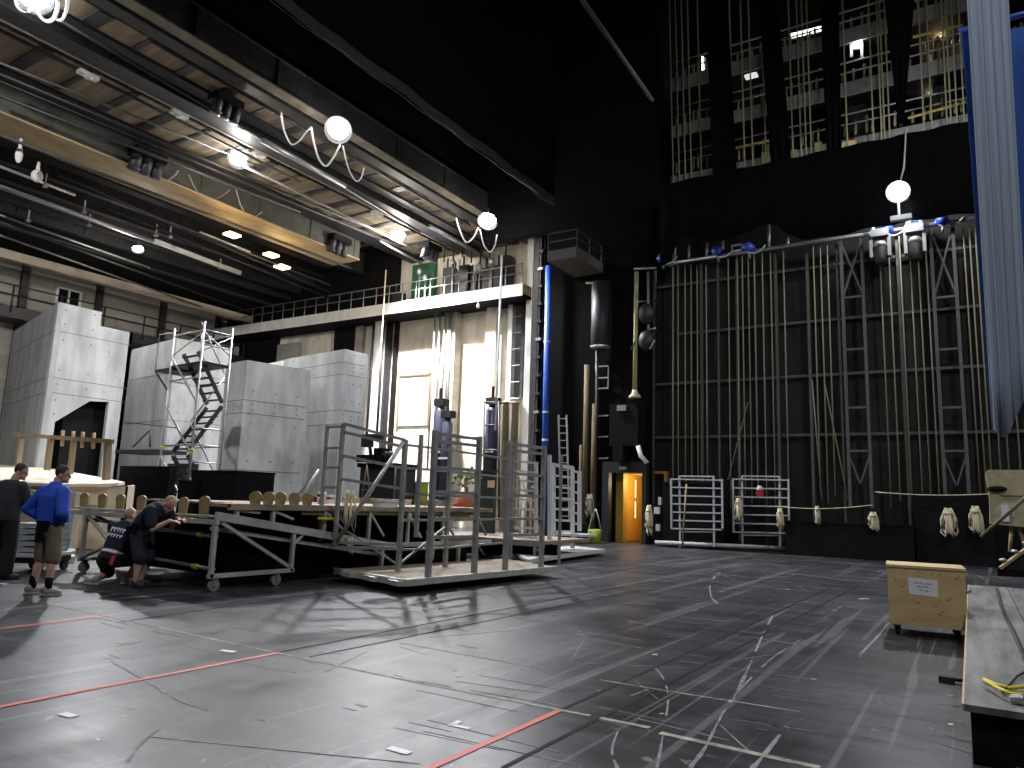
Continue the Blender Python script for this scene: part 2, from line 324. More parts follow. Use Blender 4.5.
# small gallery box high on the dark wall, orange underneath
bx0, bx1, by0 = A(549,265,24.6).x, -12.84, 24.5; bz0, bz1 = A(577,257,24.5).z, A(577,249,24.5).z+.1
gb = MB().box((bx0,by0,bz0),(bx1,26.8,bz0+.08), 1).box((bx0,by0-.04,bz0),(bx1,by0,bz0+.42)).box((bx1,by0,bz0),(bx1+.04,26.8,bz0+.42)); struct('gallery_floor', gb, [mat('grey_fascia', (.11,.11,.105), .7), M['wood']])
gb = MB()
for zz in (.8, 1.15): gb.bar((bx0,by0,bz0+zz),(bx1,by0,bz0+zz),.05).bar((bx1,by0,bz0+zz),(bx1,26.8,bz0+zz),.05)
for xx, yy in ((bx0,by0),(bx1,by0),(bx1,25.6),(bx1,26.7)): gb.bar((xx,yy,bz0),(xx,yy,bz0+1.15),.05)
struct('gallery_railing', gb, M['steeldark'])
# dark steel columns between side stage and stage
for p0, p1, m in ((530,535,'steeldark'),(537,541,'black')): struct('wall_column', MB().box((A(p0,400,28).x,28,0),(A(p1,400,28).x,28.4,15)), M[m])
# ---- fly galleries above the rope wall
GY = 28.0
fg = []
for nm, py, hh in (('low', 120, .35), ('mid', 64, .55), ('top', 8, .6)):
    z = A(960, py, GY).z; fg.append(z)
    struct('gallery_floor', MB().box((-10.3,GY,z-.12),(6,31.2,z)).box((-10.3,GY-.06,z-.2),(6,GY,z-.2+hh), 1), [M['black'],M['greypaint']])
fg = [fg[0], fg[1], fg[2]]
# ================================================================ THINGS: concrete flats
Zd = V((0,0,1))
def wall_quad(mb, P, Q, ztop, th, seams=(), holes=True, z0=0.0, inward=None, poly=None):
    P, Q = V((P.x,P.y,0)), V((Q.x,Q.y,0)); t = (Q-P).normalized(); n = V((-t.y,t.x,0))
    if n.dot(-P) < 0: n = -n                         # outward, towards the stage
    L = (Q-P).length
    pts = poly or [(0,z0),(L,z0),(L,ztop),(0,ztop)]
    mb.prism([P+t*u+Zd*z for u, z in pts], -n*th)
    for z in seams: mb.prism([P+Zd*(z-.012)+n*.004, Q+Zd*(z-.012)+n*.004, Q+Zd*(z+.012)+n*.004, P+Zd*(z+.012)+n*.004], -n*.01, 1)
    if holes:
        zs = list(seams); zz = [z+.35 for z in zs]+[z-.35 for z in zs]
        for z in zz:
            if z > ztop-.15: continue
            for u in (L*.14, L*.5, L*.86):
                c = P+t*u+Zd*z; mb.lathe(c-n*.02, [(.03,0),(.03,.026)], 8, 1, axis=n)
dY = V((0,1,0))
# tall tower with the stair opening
cA = A(58.6,302,13.4); zA = cA.z; eA = AX(133.4,333,cA.x); zA2 = eA.z; sA = AX(102,312,cA.x)
la = bear(-206); lA = PL(13.7,330,cA,la)
mb = MB(); P = V((cA.x,cA.y,0))
def Au(px,py): q = AX(px,py,cA.x); return (q.y-cA.y, q.z)
L = eA.y-cA.y; us = sA.y-cA.y
o1,o2,o3 = Au(55,422), Au(90,401), Au(109,402)
poly = [(0,0),(0,zA),(us,zA),(us,zA2),(L,zA2),(L,0),(o3[0],0),(o3[0],o3[1]),o2,o1,(o1[0],0)]
sz = [Au(59,331)[1], Au(50,377)[1], Au(48,392)[1], 1.9, 1.4]
sA_ = [z for z in sz]
wall_quad(mb, P, V((cA.x,eA.y,0)), zA, .18, [], False, poly=poly)
for z, a_, b_ in [(sz[0],0,L),(sz[1],0,L),(sz[2],0,L)]:
    mb.box((cA.x-.01,cA.y+a_,z-.012),(cA.x+.004,cA.y+b_,z+.012),1)
for px, py in ((66,310),(95,315),(65,324),(93,330),(63,340),(91,345),(59,370),(88,374),(57,384),(86,389),(55,400),(54,414),(109,352),(120,380),(104,392)):
    u, z = Au(px,py); mb.lathe((cA.x-.02,cA.y+u,z), [(.03,0),(.03,.026)], 8, 1, axis=(1,0,0))
Lq = V((lA.x,lA.y,0)); wall_quad(mb, P, Lq, zA, .18, sz, False)
mb.box((Lq.x,Lq.y,0),(Lq.x+.15,eA.y,zA)); mb.box((Lq.x,eA.y-.15,0),(cA.x,eA.y,zA2)); mb.box((cA.x-2.0,cA.y+.9,0),(cA.x-.4,eA.y-.25,zA2-.3), 2)  # black block inside the opening stands in for its inner shade
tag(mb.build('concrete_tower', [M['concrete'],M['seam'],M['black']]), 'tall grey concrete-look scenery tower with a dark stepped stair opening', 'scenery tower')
def tower(apex, right, left, Y, br, bl, seams_px, label, th=.15, m='concrete'):
    c = A(*apex, Y); r = PL(*right, c, br); l = PL(*left, c, bl); mb = MB()
    sz = [PL(px,py,c,br).z for px, py in seams_px]
    wall_quad(mb, c, r, c.z, th, sz); wall_quad(mb, c, l, c.z, th, sz)
    b = V((r.x+l.x-c.x, r.y+l.y-c.y, 0)); wall_quad(mb, V((l.x,l.y,0)), b, c.z-.01, th, [], False); wall_quad(mb, V((r.x,r.y,0)), b, c.z-.01, th, [], False)
    return tag(mb.build('concrete_tower', [M[m],M['seam']]), label, 'scenery tower'), c
tower((247.4,360),(308,370),(228,363.5),17,bear(1258),bear(-363),((247,400),(246,413),(243,470)), 'broad grey concrete-look scenery block beside the scaffold stair tower')
tower((345,349),(365.5,353.7),(286,359.5),20.5,bear(1092),bear(-363),((345,362),(344,374),(342,410),(341,424)), 'narrow pale concrete-look scenery tower standing before the bright back wall')
t_, cB = tower((177,338),(227,346.5),(133,353),19,bear(1100),bear(-330),((176,372),(172,420)), 'grey concrete-look scenery block standing behind the metal scaffold stairs')
mb = MB(); p, q = A(265,364,21.5), A(303,356.6,21.5); mb.prism([(p.x,21.5,0),(q.x,21.5,0),(q.x,21.5,q.z),(p.x,21.5,p.z)],(0,.12,0)); tag(mb.build('bright_flat', M['white']), 'brightly lit flat showing above the broad concrete-look block', 'flat')  # white colour stands in for the light on this concrete-look panel
# ---------------------------------------------------------------- scaffold stair tower
pB = A(205,321.5,13.2); zt = pB.z; hx = bear(1050); hl = bear(-450)
pC = PL(233,328.6,pB,hx); pA = PL(175,327,pB,hl); pD = V((pA.x+pC.x-pB.x, pA.y+pC.y-pB.y, 0))
t = thing('scaffold_tower', 'silver scaffold tower with zigzag stairs in front of the concrete-look blocks', 'scaffold', (pB.x,pB.y,0))
g = lambda p, z: V((p.x,p.y,z))
for p in (pA,pB,pC,pD): MB().tube([g(p,0),g(p,zt)],.03).build('post', M['alu'], t, True)
lev = [.75+.5*i for i in range(int((zt-.6)/.5))]
for i, z in enumerate(lev):
    if i < 6 or i > 8: MB().tube([g(pB,z),g(pC,z)],.024,6).build('rung', M['alu'], t, True)
    if i%4 == 0:
        for a, b in ((pA,pB),(pA,pD),(pD,pC)): MB().tube([g(a,z),g(b,z)],.024,6).build('ledger', M['steel'], t, True)
for a, b in ((pA,pB),(pB,pC),(pC,pD)): MB().tube([g(a,zt-.25),g(b,zt-.25)],.024,6).build('guard_rail', M['alu'], t, True)
for a, b, z, z2 in ((pB,pC,zt-.9,zt-.3),(pC,pB,zt-.9,zt-.3),(pA,pB,zt-.9,zt-.3)): MB().tube([g(a,z),g(b,z2)],.02,6).build('brace', M['alu'], t, True)
n = int(zt//1.9)
for i in range(3):
    z = .9+i*1.55; MB().tube([g(pA,z+1.5),g(pB,z)],.035,6).build('brace', M['alu'], t, True)
    a, b = (pB, pC) if i%2 else (pC, pB); sm = MB(); w = (pA-pB)*.8; w.z = 0
    p0, p1 = g(a,z+.1)+w*.15, g(b,z+1.55)+w*.15
    sm.bar(p0,p1,.04,.12).bar(p0+w*.6,p1+w*.6,.04,.12)
    for k in range(7):
        q = p0.lerp(p1,(k+.5)/7); sm.prism([q,q+w*.6,q+w*.6+(g(b,0)-g(a,0))*.11,q+(g(b,0)-g(a,0))*.11],(0,0,-.04))
    sm.build('stair_flight', M['steeldark'], t)
    MB().tube([p0+Zd*.9,p1+Zd*.9],.02,6).build('hand_rail', M['steel'], t, True)
for z in (zt-1.2,):
    MB().prism([g(pB,z),g(pC,z),g(pD,z),g(pA,z)],(0,0,-.06)).build('landing', M['steeldark'], t)
w = (pA-pB); w.z = 0; e = w.normalized()*.95
mb = MB().prism([g(pA,zt-1.25),g(pA,zt-1.25)+e,g(pD,zt-1.25)+e,g(pD,zt-1.25)],(0,0,-.07)); mb.tube([g(pA,zt-2.0),g(pA,zt-1.3)+e],.03,6); mb.build('bracket_platform', M['steeldark'], t)
mb = MB().tube([g(pA,zt-1.25)+e,g(pA,zt-.1)+e,g(pA,zt-.15)],.022,6); mb.build('bracket_rail', M['steel'], t, True)
for p, z in ((pB,2.6),(pB,1.5),(pA,2.7),(pA,1.4)): MB().ell(g(p,z),(.06,.06,.05)).build('clamp', M['yellow'], t, True)
# black rostra and steps standing below the scaffold
def pbox(name, px0, px1, pyt, Y, dep, m, label, cat, z0=0, group=None):
    a, b = A(px0,pyt,Y), A(px1,pyt,Y); mb = MB().box((a.x,Y,z0),(b.x,Y+dep,a.z)); mb.box((a.x-.02,Y-.02,a.z-.04),(b.x+.02,Y+dep+.02,a.z))
    return tag(mb.build(name, M[m]), label, cat, group)
pbox('black_rostrum',192,236,470,11.8,1.2,'black','black box rostrum under the scaffold ladder side','rostrum')
pbox('black_rostrum',179,195,480,11.6,1.0,'black','low black step box beside the taller black rostrum','rostrum')
t = thing('black_staircase','dark treads climbing to the scaffold beside the tall concrete-look tower','stairs',(A(140,480,13).x,13,0))
for k in range(6):
    a, b = A(120+k*2,486-k*5,13), A(168-k*3,486-k*5,13); MB().box((a.x,13+k*.25,a.z-.28),(b.x,13.3+k*.25,a.z)).build('step', M['steeldark'], t)
a, b = A(118,450,14.6), A(160,450,14.6); MB().box((a.x,14.5,a.z-.12),(b.x,15.6,a.z)).build('landing', M['steeldark'], t)
mb = MB(); a, b, c = A(133,447,14.6), A(150,430,14.6), A(150,447,14.6); mb.tube([a,b,c],.03,6); a, b = A(124,422,14.6), A(178,428,14.6); mb.tube([a,b],.02,6); mb.build('hand_rail', M['steeldark'], t, True)
a = A(118,486,12.6); b = A(168,486,12.6)
tag(MB().box((a.x,12.6,0),(b.x,12.8,A(140,468,12.6).z)).box((a.x,12.58,A(140,466,12.6).z-.05),(b.x,12.85,A(140,466,12.6).z)).build('black_flat', M['black']), 'low black masking flat in front of the dark treads','flat')
# ---------------------------------------------------------------- raked beige rostrum with railing
t = thing('raked_rostrum','pale beige raked rostrum with a curved front edge and plain sides','rostrum',(A(60,484,9.3).x,9.3,0))
top = [A(x,y,Y) for x,y,Y in ((-40,476,9.0),(0,480,9.0),(25,482.5,9.1),(65,484,9.3),(100,483.8,9.6),(118,482.8,9.9),(125,482,10.2),(110,479,11.2),(83,474,12.4),(53,469,13.2),(23,466,13.6),(0,464.5,13.8),(-40,462,14))]
MB().prism(top,(0,0,-.07)).build('deck', mat('pale_board', (.80,.70,.55), .6, var=.05, scale=1.5), t)
mb = MB(); pr = [(p.x*.985+(-15)*.015, p.y+.18, p.z-.07) for p in top[:7]]
for p, q in zip(pr, pr[1:]): mb.prism([(p[0],p[1],0),(q[0],q[1],0),(q[0],q[1],q[2]),(p[0],p[1],p[2])],(0,.06,0))
mb.build('front_skirt', M['beige'], t)
t = thing('timber_railing','rough timber railing with upright dowels on the beige rostrum','railing',A(60,470,10.6))
ya = 10.6
MB().bar(A(15,434.5,ya),A(112,441.5,ya),.12,.11).build('top_rail', M['wood'], t)
for x0,y0,x1,y1,w in ((22,436,18,467,.11),(51,438,47,470,.13),(74,440,70,474,.12),(108,442,106,481,.14)): MB().bar(A(x0,y0,ya),A(x1,y1,ya),w).build('post', M['wood'], t)
for x in (63,73.5,83,94): MB().tube([A(x,430.5+(x-63)*.08,ya),A(x-1,446+(x-63)*.08,ya)],.05).build('dowel', M['woodgold'], t, True)
# pale boards and boxes below the rostrum
a, b = A(20,512,8.6), A(74,512,8.6)
tag(MB().box((a.x,8.6,.02),(b.x,8.75,A(40,486,8.6).z-.1)).box((A(60,512,8.5).x,8.5,.35),(A(74,512,8.5).x,8.6,.95)).build('board_panel', M['beige']), 'beige board panel standing under the raked rostrum', 'board')
a, b = F(42,565), F(74,563)
tag(MB().prism([F(40,566),F(74,563),F(74,554),F(48,554)],(0,0,.12)).build('floor_board', M['palewood']), 'pale flat board lying on the floor beside the steel wagon','board')
# ---------------------------------------------------------------- hand trolley
c = F(21,573); t = thing('platform_trolley','low platform trolley with a blue tube handle and grey slatted crate','trolley',c)
ux, uy = rt0, V((-rt0.y,rt0.x,0))
mb = MB(); mb.prism([c+ux*u+uy*v+Zd*.26 for u,v in ((-.35,-.1),(.38,-.1),(.38,.85),(-.35,.85))],(0,0,.05)); mb.build('deck', M['palewood'], t)
for u in (-.25,.28):
    for v in (.0,.7): MB().lathe(c+ux*(u-.03)+uy*v+Zd*.1,[(.03,0),(.1,.005),(.1,.055),(.03,.06)],14,axis=ux).build('wheel', M['rubber'], t); 
MB().prism([c+ux*u+uy*v+Zd*.16 for u,v in ((-.3,-.05),(.33,-.05),(.33,.8),(-.3,.8))],(0,0,.1)).build('chassis', M['steeldark'], t)
h = [c+ux*u+uy*.8+Zd*z for u,z in ((-.32,.3),(-.32,1.0),(-.22,1.12),(.1,1.12),(.2,1.0),(.22,.3))]; MB().tube(h,.028).build('handle', mat('light_blue_paint',(.10,.26,.62),.5), t, True)
mb = MB()
for i in range(5): mb.prism([c+ux*u+uy*v+Zd*(.33+i*.1) for u,v in ((-.3,.1),(.35,.1),(.35,.6),(-.3,.6))],(0,0,.07))
tag(mb.build('slatted_crate', mat('grey_plastic',(.30,.33,.35),.6)),'grey slatted crate standing on the blue-handled trolley','crate')
# ---------------------------------------------------------------- raked steel wagon
X0, X1, Y0 = -13.35, -9.5, 6.97
t = thing('stage_wagon','raked steel-framed stage wagon on castors with a dark space beneath','stage wagon',((X0+X1)/2,Y0,0))
zr = lambda y: 1.1-.02 if y < Y0 else max(.52, 1.08-(y-Y0)*.145)
ST = 'wagonsteel'
MB().bar((X0-.2,Y0,.99),(X1+.05,Y0,.99),.07,.07).build('front_beam', M[ST], t)
MB().bar((X0-.1,Y0,1.07),(X1,Y0,1.07),.05,.03).build('edge_rail', M[ST], t)
for x in (X1, X0+.35):
    MB().bar((x,Y0,zr(Y0)),(x,10.8,zr(10.8)),.08,.12).build('side_beam', M[ST], t)
    MB().bar((x,10.8,.54),(x,14.2,.52),.07,.08).build('side_beam', M[ST], t)
    MB().bar((x-.1,Y0,zr(Y0)-.18),(x-.1,10.8,zr(10.8)-.18),.05,.06).build('side_beam', M[ST], t)
mb = MB(); mb.prism([(X0,Y0+.05,1.0),(X1-.05,Y0+.05,1.0),(X1-.05,10.8,.5),(X0,10.8,.5)],(0,0,.03)); mb.build('raked_deck', M['steeldark'], t)
def castor(p, r=.085, m='steel', par=None):
    k = MB(); k.box((p[0]-.05,p[1]-.05,r*2+.0),(p[0]+.05,p[1]+.05,r*2+.03)).box((p[0]-.035,p[1]-.02,r*.8),(p[0]-.028,p[1]+.05,r*2)).box((p[0]+.028,p[1]-.02,r*.8),(p[0]+.035,p[1]+.05,r*2))
    f = k.build('castor', M['steel'], par); MB().lathe((p[0]-.026,p[1]+.01,r),[(.02,0),(r,.006),(r,.046),(.02,.052)],16,axis=(1,0,0)).build('wheel', M[m], f, False)
for x in (X1, X0+.35):
    zb = .2
    MB().bar((x,Y0,zb),(x,Y0,1.0),.06).build('leg', M[ST], t); MB().bar((x,8.45,zb),(x,8.45,zr(8.45)),.06).build('leg', M[ST], t)
    MB().bar((x,Y0-.05,.22),(x,8.5,.22),.06).build('foot_rail', M[ST], t); MB().bar((x,Y0+.1,.98),(x,8.4,.28),.05).build('brace', M[ST], t)
    MB().bar((x,8.45,.62),(x,8.75,.86),.04).build('brace', M[ST], t)
    MB().bar((x,10.6,.12),(x,10.6,.5),.06).build('leg', M[ST], t); MB().bar((x,13.0,.1),(x,13.0,.5),.06).build('leg', M[ST], t)
    castor((x,Y0+.05,0),.09,'greypaint',t); castor((x,8.15,0),.09,'greypaint',t)
MB().bar((X1-.35,Y0+.25,.24),(X1-.35,Y0+.25,.8),.06).build('leg', M[ST], t)
for (a, b, r) in (((X0+.4,Y0,.95),(X0+1.35,Y0,.45),.03),((X0+1.35,Y0,.58),(X0+.4,Y0,.25),.03)): MB().tube([a,b],r).build('brace', M[ST], t, True)
MB().tube([(X0+1.9,Y0+.12,.82),(X1-.1,Y0+.12,.78)],.035).build('cross_tube', M['steel'], t, True)
MB().tube([(X0+1.9,Y0+.12,.36),(X1-.1,Y0+.12,.30)],.03).build('cross_tube', M['steel'], t, True)
for x, z in ((X1-.55,.79),(X1-.6,.31)): MB().lathe((x,Y0+.12,z),[(.045,0),(.045,.1)],10,axis=(1,0,0)).build('clamp_collar', M['yellow'], t)
mb = MB(); mb.box((X0+.1,Y0+.75,.12),(X1-.5,Y0+.8,.98)).prism([(X1-.35,Y0+.5,.05),(X1-.35,13.8,.05),(X1-.35,13.8,.45),(X1-.35,10.8,.45),(X1-.35,Y0+.5,.95)],(-.04,0,0)); mb.build('under_deck_dark', M['blackcloth'], t)  # black sheets added under the deck stand in for the shade there
MB().box((X1-1.3,8.3,.05),(X1-1.25,14.1,1.2)).build('under_deck_dark', M['blackcloth'], t)  # one more black sheet for the shade between the two decks
# upper deck on little trestles
zu = 1.26
MB().box((X0+.6,Y0+.9,zu-.03),(X1+.02,14.2,zu)).box((X1-.03,Y0+.2,zu-.09),(X1+.05,14.2,zu)).box((X1-.5,Y0+.2,zu-.05),(X1+.03,Y0+.9,zu)).build('upper_deck', [M['deckwood']], t)
MB().box((X1-.02,8.6,zu-.16),(X1,14.1,zu-.09)).box((X1-2.,8.9,zu-.3),(X1-1.9,14,zu-.03)).build('deck_joist', M['wood'], t)
for y in (Y0+.35,8.0,9.1,10.2,11.3,12.4,13.6):
    zz = zr(y) if y < 10.8 else .56
    MB().bar((X1,y,zz),(X1,y,zu-.08),.055).build('trestle_leg', M[ST], t)
    if zu-zz > .2: MB().bar((X1,y,zu-.1-.0),(X1,y+.42,zz+.1),.035).build('trestle_brace', M[ST], t)
# rounded wooden pegs along the wagon
def peg(p, h, w, lab, grp):
    mb = MB(); P = []
    for k in range(13):
        a = PI*k/12; P.append((w/2*math.cos(a), h-w/2+w/2*math.sin(a)))
    P = [(w*.36,0)]+P+[(-w*.36,0)]
    P0 = V((p.x,p.y,p.z)); e = V((.75,.66,0)).normalized(); n_ = V((-e.y,e.x,0))
    mb.prism([P0+e*a+Zd*b-n_*.035 for a,b in P], n_*.07)
    return tag(mb.build('wooden_peg', M['woodgold']), lab, 'peg', grp)
for px, py in ((82,507),(100,508),(118,509),(139,510.5),(181,513)): peg(V((A(px,py,Y0+.13).x,Y0+.16,1.03)), .30, .14, 'round-topped wooden peg on the front edge of the steel wagon', 'pegs on the wagon front edge')
peg(V((A(202,514,Y0+.13).x,Y0+.16,1.03)), .33, .16, 'round-topped wooden peg nearest the front corner of the steel wagon', None)
for px in (255,268,280,294,307):
    q = AX(px,505,X1-.12); peg(V((X1-.12,q.y,zu)), .2, .19, 'small round-topped wooden peg on the upper deck edge', 'pegs on the upper deck edge')
# ---------------------------------------------------------------- railing cart
e0, e1 = F(405,581,.2), F(557,567,.2)
t = thing('railing_cart','low timber-decked cart carrying tall grey steel railing panels','cart',((e0.x+e1.x)/2-1,(e0.y+e1.y)/2,0))
pb, pq = F(335,569,.2), F(505,558.5,.2)
MB().prism([e0,e1,pq,pb],(0,0,-.05)).build('deck', M['deckwood'], t)
MB().bar(e0-Zd*.03,e1-Zd*.03,.05,.1).build('edge_beam', M[ST], t); MB().bar(e0-Zd*.03,pb-Zd*.03,.05,.1).build('edge_beam', M[ST], t)
for k, u in enumerate((.12,.45,.78)):
    q = e0.lerp(pb,u)+V((.05,-.05,0)); MB().cbox((q.x,q.y,.16),(.35,.12,.07),0,-.4).build('edge_block', M[ST], t)
for px, py in ((413,588),(537,573),(352,580),(500,562)):
    q = F(px,py); castor((q.x,q.y+.1,0),.06,'greypaint',t)
zp = 2.55; G = 'greypaint'
def G_(px,py): q = F(px,py,.2); return V((q.x,q.y,0))
n1,n2,n3,n4 = G_(428,577),G_(474,573),G_(505,570),G_(541,567); b1,b2,b3 = G_(398,571),G_(445,567),G_(510,558.5); b0 = G_(336,566)
def post(p, z0, z1, w=.07, m=G): MB().bar(g(p,z0),g(p,z1),w).build('post', M[m], t)
for p in (n1,n2,n3,n4): post(p,.2,zp,.08)
for p in (b1,b2,b3): post(p,.2,zp-.12)
q5 = n4.lerp(b3,.3); post(V((q5.x+.15,q5.y+.9,0)),.15,zp-.1,.05); q6 = n1.lerp(b1,.45); post(q6,.8,zp-.05,.06)
for a, b in ((n1,n2),(n3,n4)):
    for z in (2.5,2.38,1.95,1.55,1.12,.82): MB().bar(g(a,z),g(b,z),.05).build('rail', M[G], t)
for a, b in ((b1,b2),(b2,b3)):
    for z in (2.35,1.95,1.5,1.05,.55): MB().bar(g(a,z),g(b,z),.04).build('rail', M[G], t)
lq = AX(338,500,-9.3); lt, lb = AX(339,423,-9.3).z, AX(337,547,-9.3).z; lq.z = 0; post(lq,lb,lt,.06); lp = AX(322,500,-9.7); lp.z = 0; post(lp,lb+.03,lt-.02,.05)
for z in (lt,lt-.14,lt-.55,lt-.95,lb+.08,lb): MB().bar(g(lq,z),g(b1,z+(2.43-lt)*(z-lb)/(lt-lb)),.05).build('rail', M[G], t)
for z in (lt-.05,lt-.42,lt-.76,lt-1.1,lt-1.44,lb+.03): MB().bar(g(lq,z),g(lp,z),.04).build('rail', M[G], t)
MB().tube([g(b1,2.4)+V((.0,-.05,0)),AX(337,541,-9.25)],.035).build('brace', M['alu'], t, True)
for z0_, z1_, a, b in ((.95,.3,lq,b1),(.3,.95,b1,b2)): MB().bar(g(a,z0_),g(b,z1_),.035).build('brace', M[G], t)
def rope_bundle(p, h, w, lab, cat='rope', mname='ropepale', grp=None, name='rope_coil', n=6, rr=.02):
    mb = MB(); rnd = random.Random(int(abs(p[0])*100)+int(p[2]*10))
    for k in range(n):
        u = (k/(n-1)-.5)*w; l = h*(.7+.3*rnd.random()); y = rnd.uniform(-.04,.04)
        mb.tube([(p[0]+u*.35,p[1]+y,p[2]),(p[0]+u,p[1]+y,p[2]-l*.4),(p[0]+u*1.1,p[1]+y,p[2]-l*.85),(p[0]+u*.7+.03,p[1]+y,p[2]-l),(p[0]+u*.4,p[1]+y-.02,p[2]-l*.8),(p[0]+u*.2,p[1]+y-.02,p[2]-.05)],rr,6)
    mb.tube([(p[0]-w*.32,p[1]-.05,p[2]-h*.18),(p[0]+w*.32,p[1]-.05,p[2]-h*.2)],rr*1.8,6)
    return tag(mb.build(name, M[mname], None, True), lab, cat, grp)
q = PL(340,490,b0,(b1-b0)); rope_bundle((q.x+.4,q.y-.15,q.z),.8,.26,'pale rope coil hanging on the cart railing beside the wagon deck',rr=.009,n=8)
q = PL(337,541,b0,(b1-b0)); rope_bundle((q.x+.45,q.y-.15,q.z+.1),.3,.09,'loose pale rope end looped below the silver brace',n=3,rr=.015)
rope_bundle((b1.lerp(b2,.7).x,b1.lerp(b2,.7).y-.08,.95),.65,.12,'hank of rope hanging inside the railing cart near its deck',n=5,rr=.016)
# ---------------------------------------------------------------- white cart
t = thing('white_rail_cart','long low white-decked cart carrying white steel rail panels','cart',(-9.6,17.2,0))
W = [F(528,560,.16),F(604,549.5,.16),F(572,545.5,.16),F(512,551,.16)]
MB().prism(W,(0,0,-.06)).build('deck', M['palewood'], t)
MB().bar(W[0]-Zd*.03,W[1]-Zd*.03,.05,.09).build('edge_beam', M['whitesteel'], t)
for px,py in ((540,563),(592,553)): q = F(px,py); castor((q.x,q.y+.15,0),.045,'rubber',t)
def wp(px,py,Y): return A(px,py,Y)
Yw = 18.6
def panel(cols, rows, Y, m, w=.09, zb=None):
    for x,y0,y1 in cols: MB().bar(A(x,y0,Y),A(x,y1,Y),w).build('post', M[m], t)
    for (xa_,ya_,xb_,yb_) in rows: MB().bar(A(xa_,ya_,Y),A(xb_,yb_,Y),w*.62).build('rail', M[m], t)
panel(((553.5,463,549),(572.5,467,548),(579.5,471,531)), [(553,464+i*11.2,573,467+i*10.8) for i in range(7)]+[(573,471+i*10.5,579.5,472.5+i*10.3) for i in range(7)]+[(556,466,574,469)], Yw, 'whitesteel')
panel(((536,462,556),(549.5,455,555)), [(514,461+i*9.5,538,463.5+i*9.3) for i in range(9)], 16.4, 'whitesteel', .08)
mb = MB(); a, b = A(556,533,18.4), A(584,535,18.4); mb.box((a.x,18.3,a.z-.06),(b.x,19.2,a.z+.0)); mb.build('side_table', M['whitesteel'], t)
MB().bar(A(548,549,18.2),A(558,537,18.2),.05).build('brace', M['whitesteel'], t)
# ================================================================ THINGS: rope wall
YR = 27.0
ztop = A(742,254.5,YR).z
xl, xr = A(663,266,YR).x, A(1030,214,YR).x
mb = MB().tube([(xl,YR-.2,ztop),(xr,YR-.2,ztop)],.07,10); tag(mb.build('lighting_bar', M['alu'], None, True), 'long silver bar along the top of the black rope wall', 'bar')
for px, x1, py in ((648,1010,289),(678,1010,334),(648,1010,385),(652,1010,437.5)):
    a = A(px,py,YR+.3); tag(MB().bar((a.x,YR+.3,a.z),(3.2,YR+.3,a.z),.06,.09).build('wall_batten', M['wallsteel']), {289:'topmost level steel batten on the rope wall',334:'second level steel batten from the top of the rope wall',385:'third level steel batten from the top of the rope wall',437.5:'lowest level steel batten on the rope wall'}[py], 'batten', 'level battens on the rope wall')
def ropeline(px, y0, y1, r=.022, m='rope', lab='', grp='', dx=0, Y=YR, nm='rope'):
    a, b = A(px,y0,Y), A(px+dx,y1,Y); return tag(MB().tube([(a.x,Y,a.z),(a.x,Y,b.z) if not dx else (b.x,Y,b.z)],r,6).build(nm, M[m], None, True), lab, 'rope', grp)
bays = [([(673,3),(678,1),(685,1),(691,1),(697,1),(706,1)],'pale hanging rope in the bay beside the lit doorway','ropes beside the doorway',265,470),
        ([(728,1),(737,2),(742,1),(748,1),(754,2),(762,1)],'pale hanging rope in the bay over the second rail rack','ropes over the second rail rack',252,480),
        ([(770,1),(783,1),(813,1),(820,1),(827,1)],'pale hanging rope just before the first ladder truss','ropes before the first ladder truss',245,490),
        ([(879,1),(888,1),(899,1),(909,1),(917,1),(925,1)],'pale hanging rope between the two ladder trusses','ropes between the ladder trusses',236,500),
        ([(963,1),(969,1),(975,1),(984,1),(992,1),(1003,1),(1013,1)],'pale hanging rope between the second ladder truss and the blue drape','ropes beside the blue drape',228,495)]
for lst, lab, grp, y0, y1 in bays:
    for k, (px, w) in enumerate(lst):
        ropeline(px, y0, 508-(k*7)%16, .018+.006*w, 'rope' if k%2 else 'ropey', lab, grp, Y=YR-.05-.03*(k%3))
ropeline(748,402,480,.022,'rope','slanting slack rope running down to the second rail rack','',dx=-20)
ropeline(812,380,500,.022,'rope','slanting slack rope left of the first knotted hank','',dx=10)
ropeline(824,380,500,.022,'rope','slanting slack rope reaching the foot of the first ladder truss','',dx=24)
# upright steel posts of the rope wall
for px, w in ((654,.07),(701.5,.1),(718,.07),(737,.1),(776,.09),(808,.09),(838,.07),(899.5,.09)):
    a = A(px,300,YR+.1); tag(MB().bar((a.x,YR+.12,.3),(a.x,YR+.12,ztop-.1),w).build('steel_post', M['wallsteel']), 'slim upright steel post of the rope wall', 'post', 'upright posts of the rope wall')
def truss(pl, pr, lab):
    x0, x1 = A(pl,330,YR-.15).x, A(pr,330,YR-.15).x; t = thing('ladder_truss', lab, 'truss', ((x0+x1)/2,YR-.15,0)); y = YR-.15
    for x in (x0, x1): MB().bar((x,y,1.6),(x,y,ztop-.05),.1).build('chord', M['wallsteel'], t)
    zs = [A(pl,q,y).z for q in (298,350,408,451)]
    for z in zs: MB().bar((x0,y,z),(x1,y,z),.07).build('rung', M['wallsteel'], t)
    MB().bar((x0,y,zs[0]),(x1,y,ztop-.15),.06).build('brace', M['wallsteel'], t); MB().bar((x1,y+.03,zs[0]),(x0,y+.03,ztop-.15),.06).build('brace', M['wallsteel'], t)
    xm = (x0+x1)/2; MB().bar((x0,y,zs[3]-.1),(xm,y,zs[3]-1.1),.05).build('brace', M['wallsteel'], t); MB().bar((x1,y,zs[3]-.1),(xm,y,zs[3]-1.1),.05).build('brace', M['wallsteel'], t)
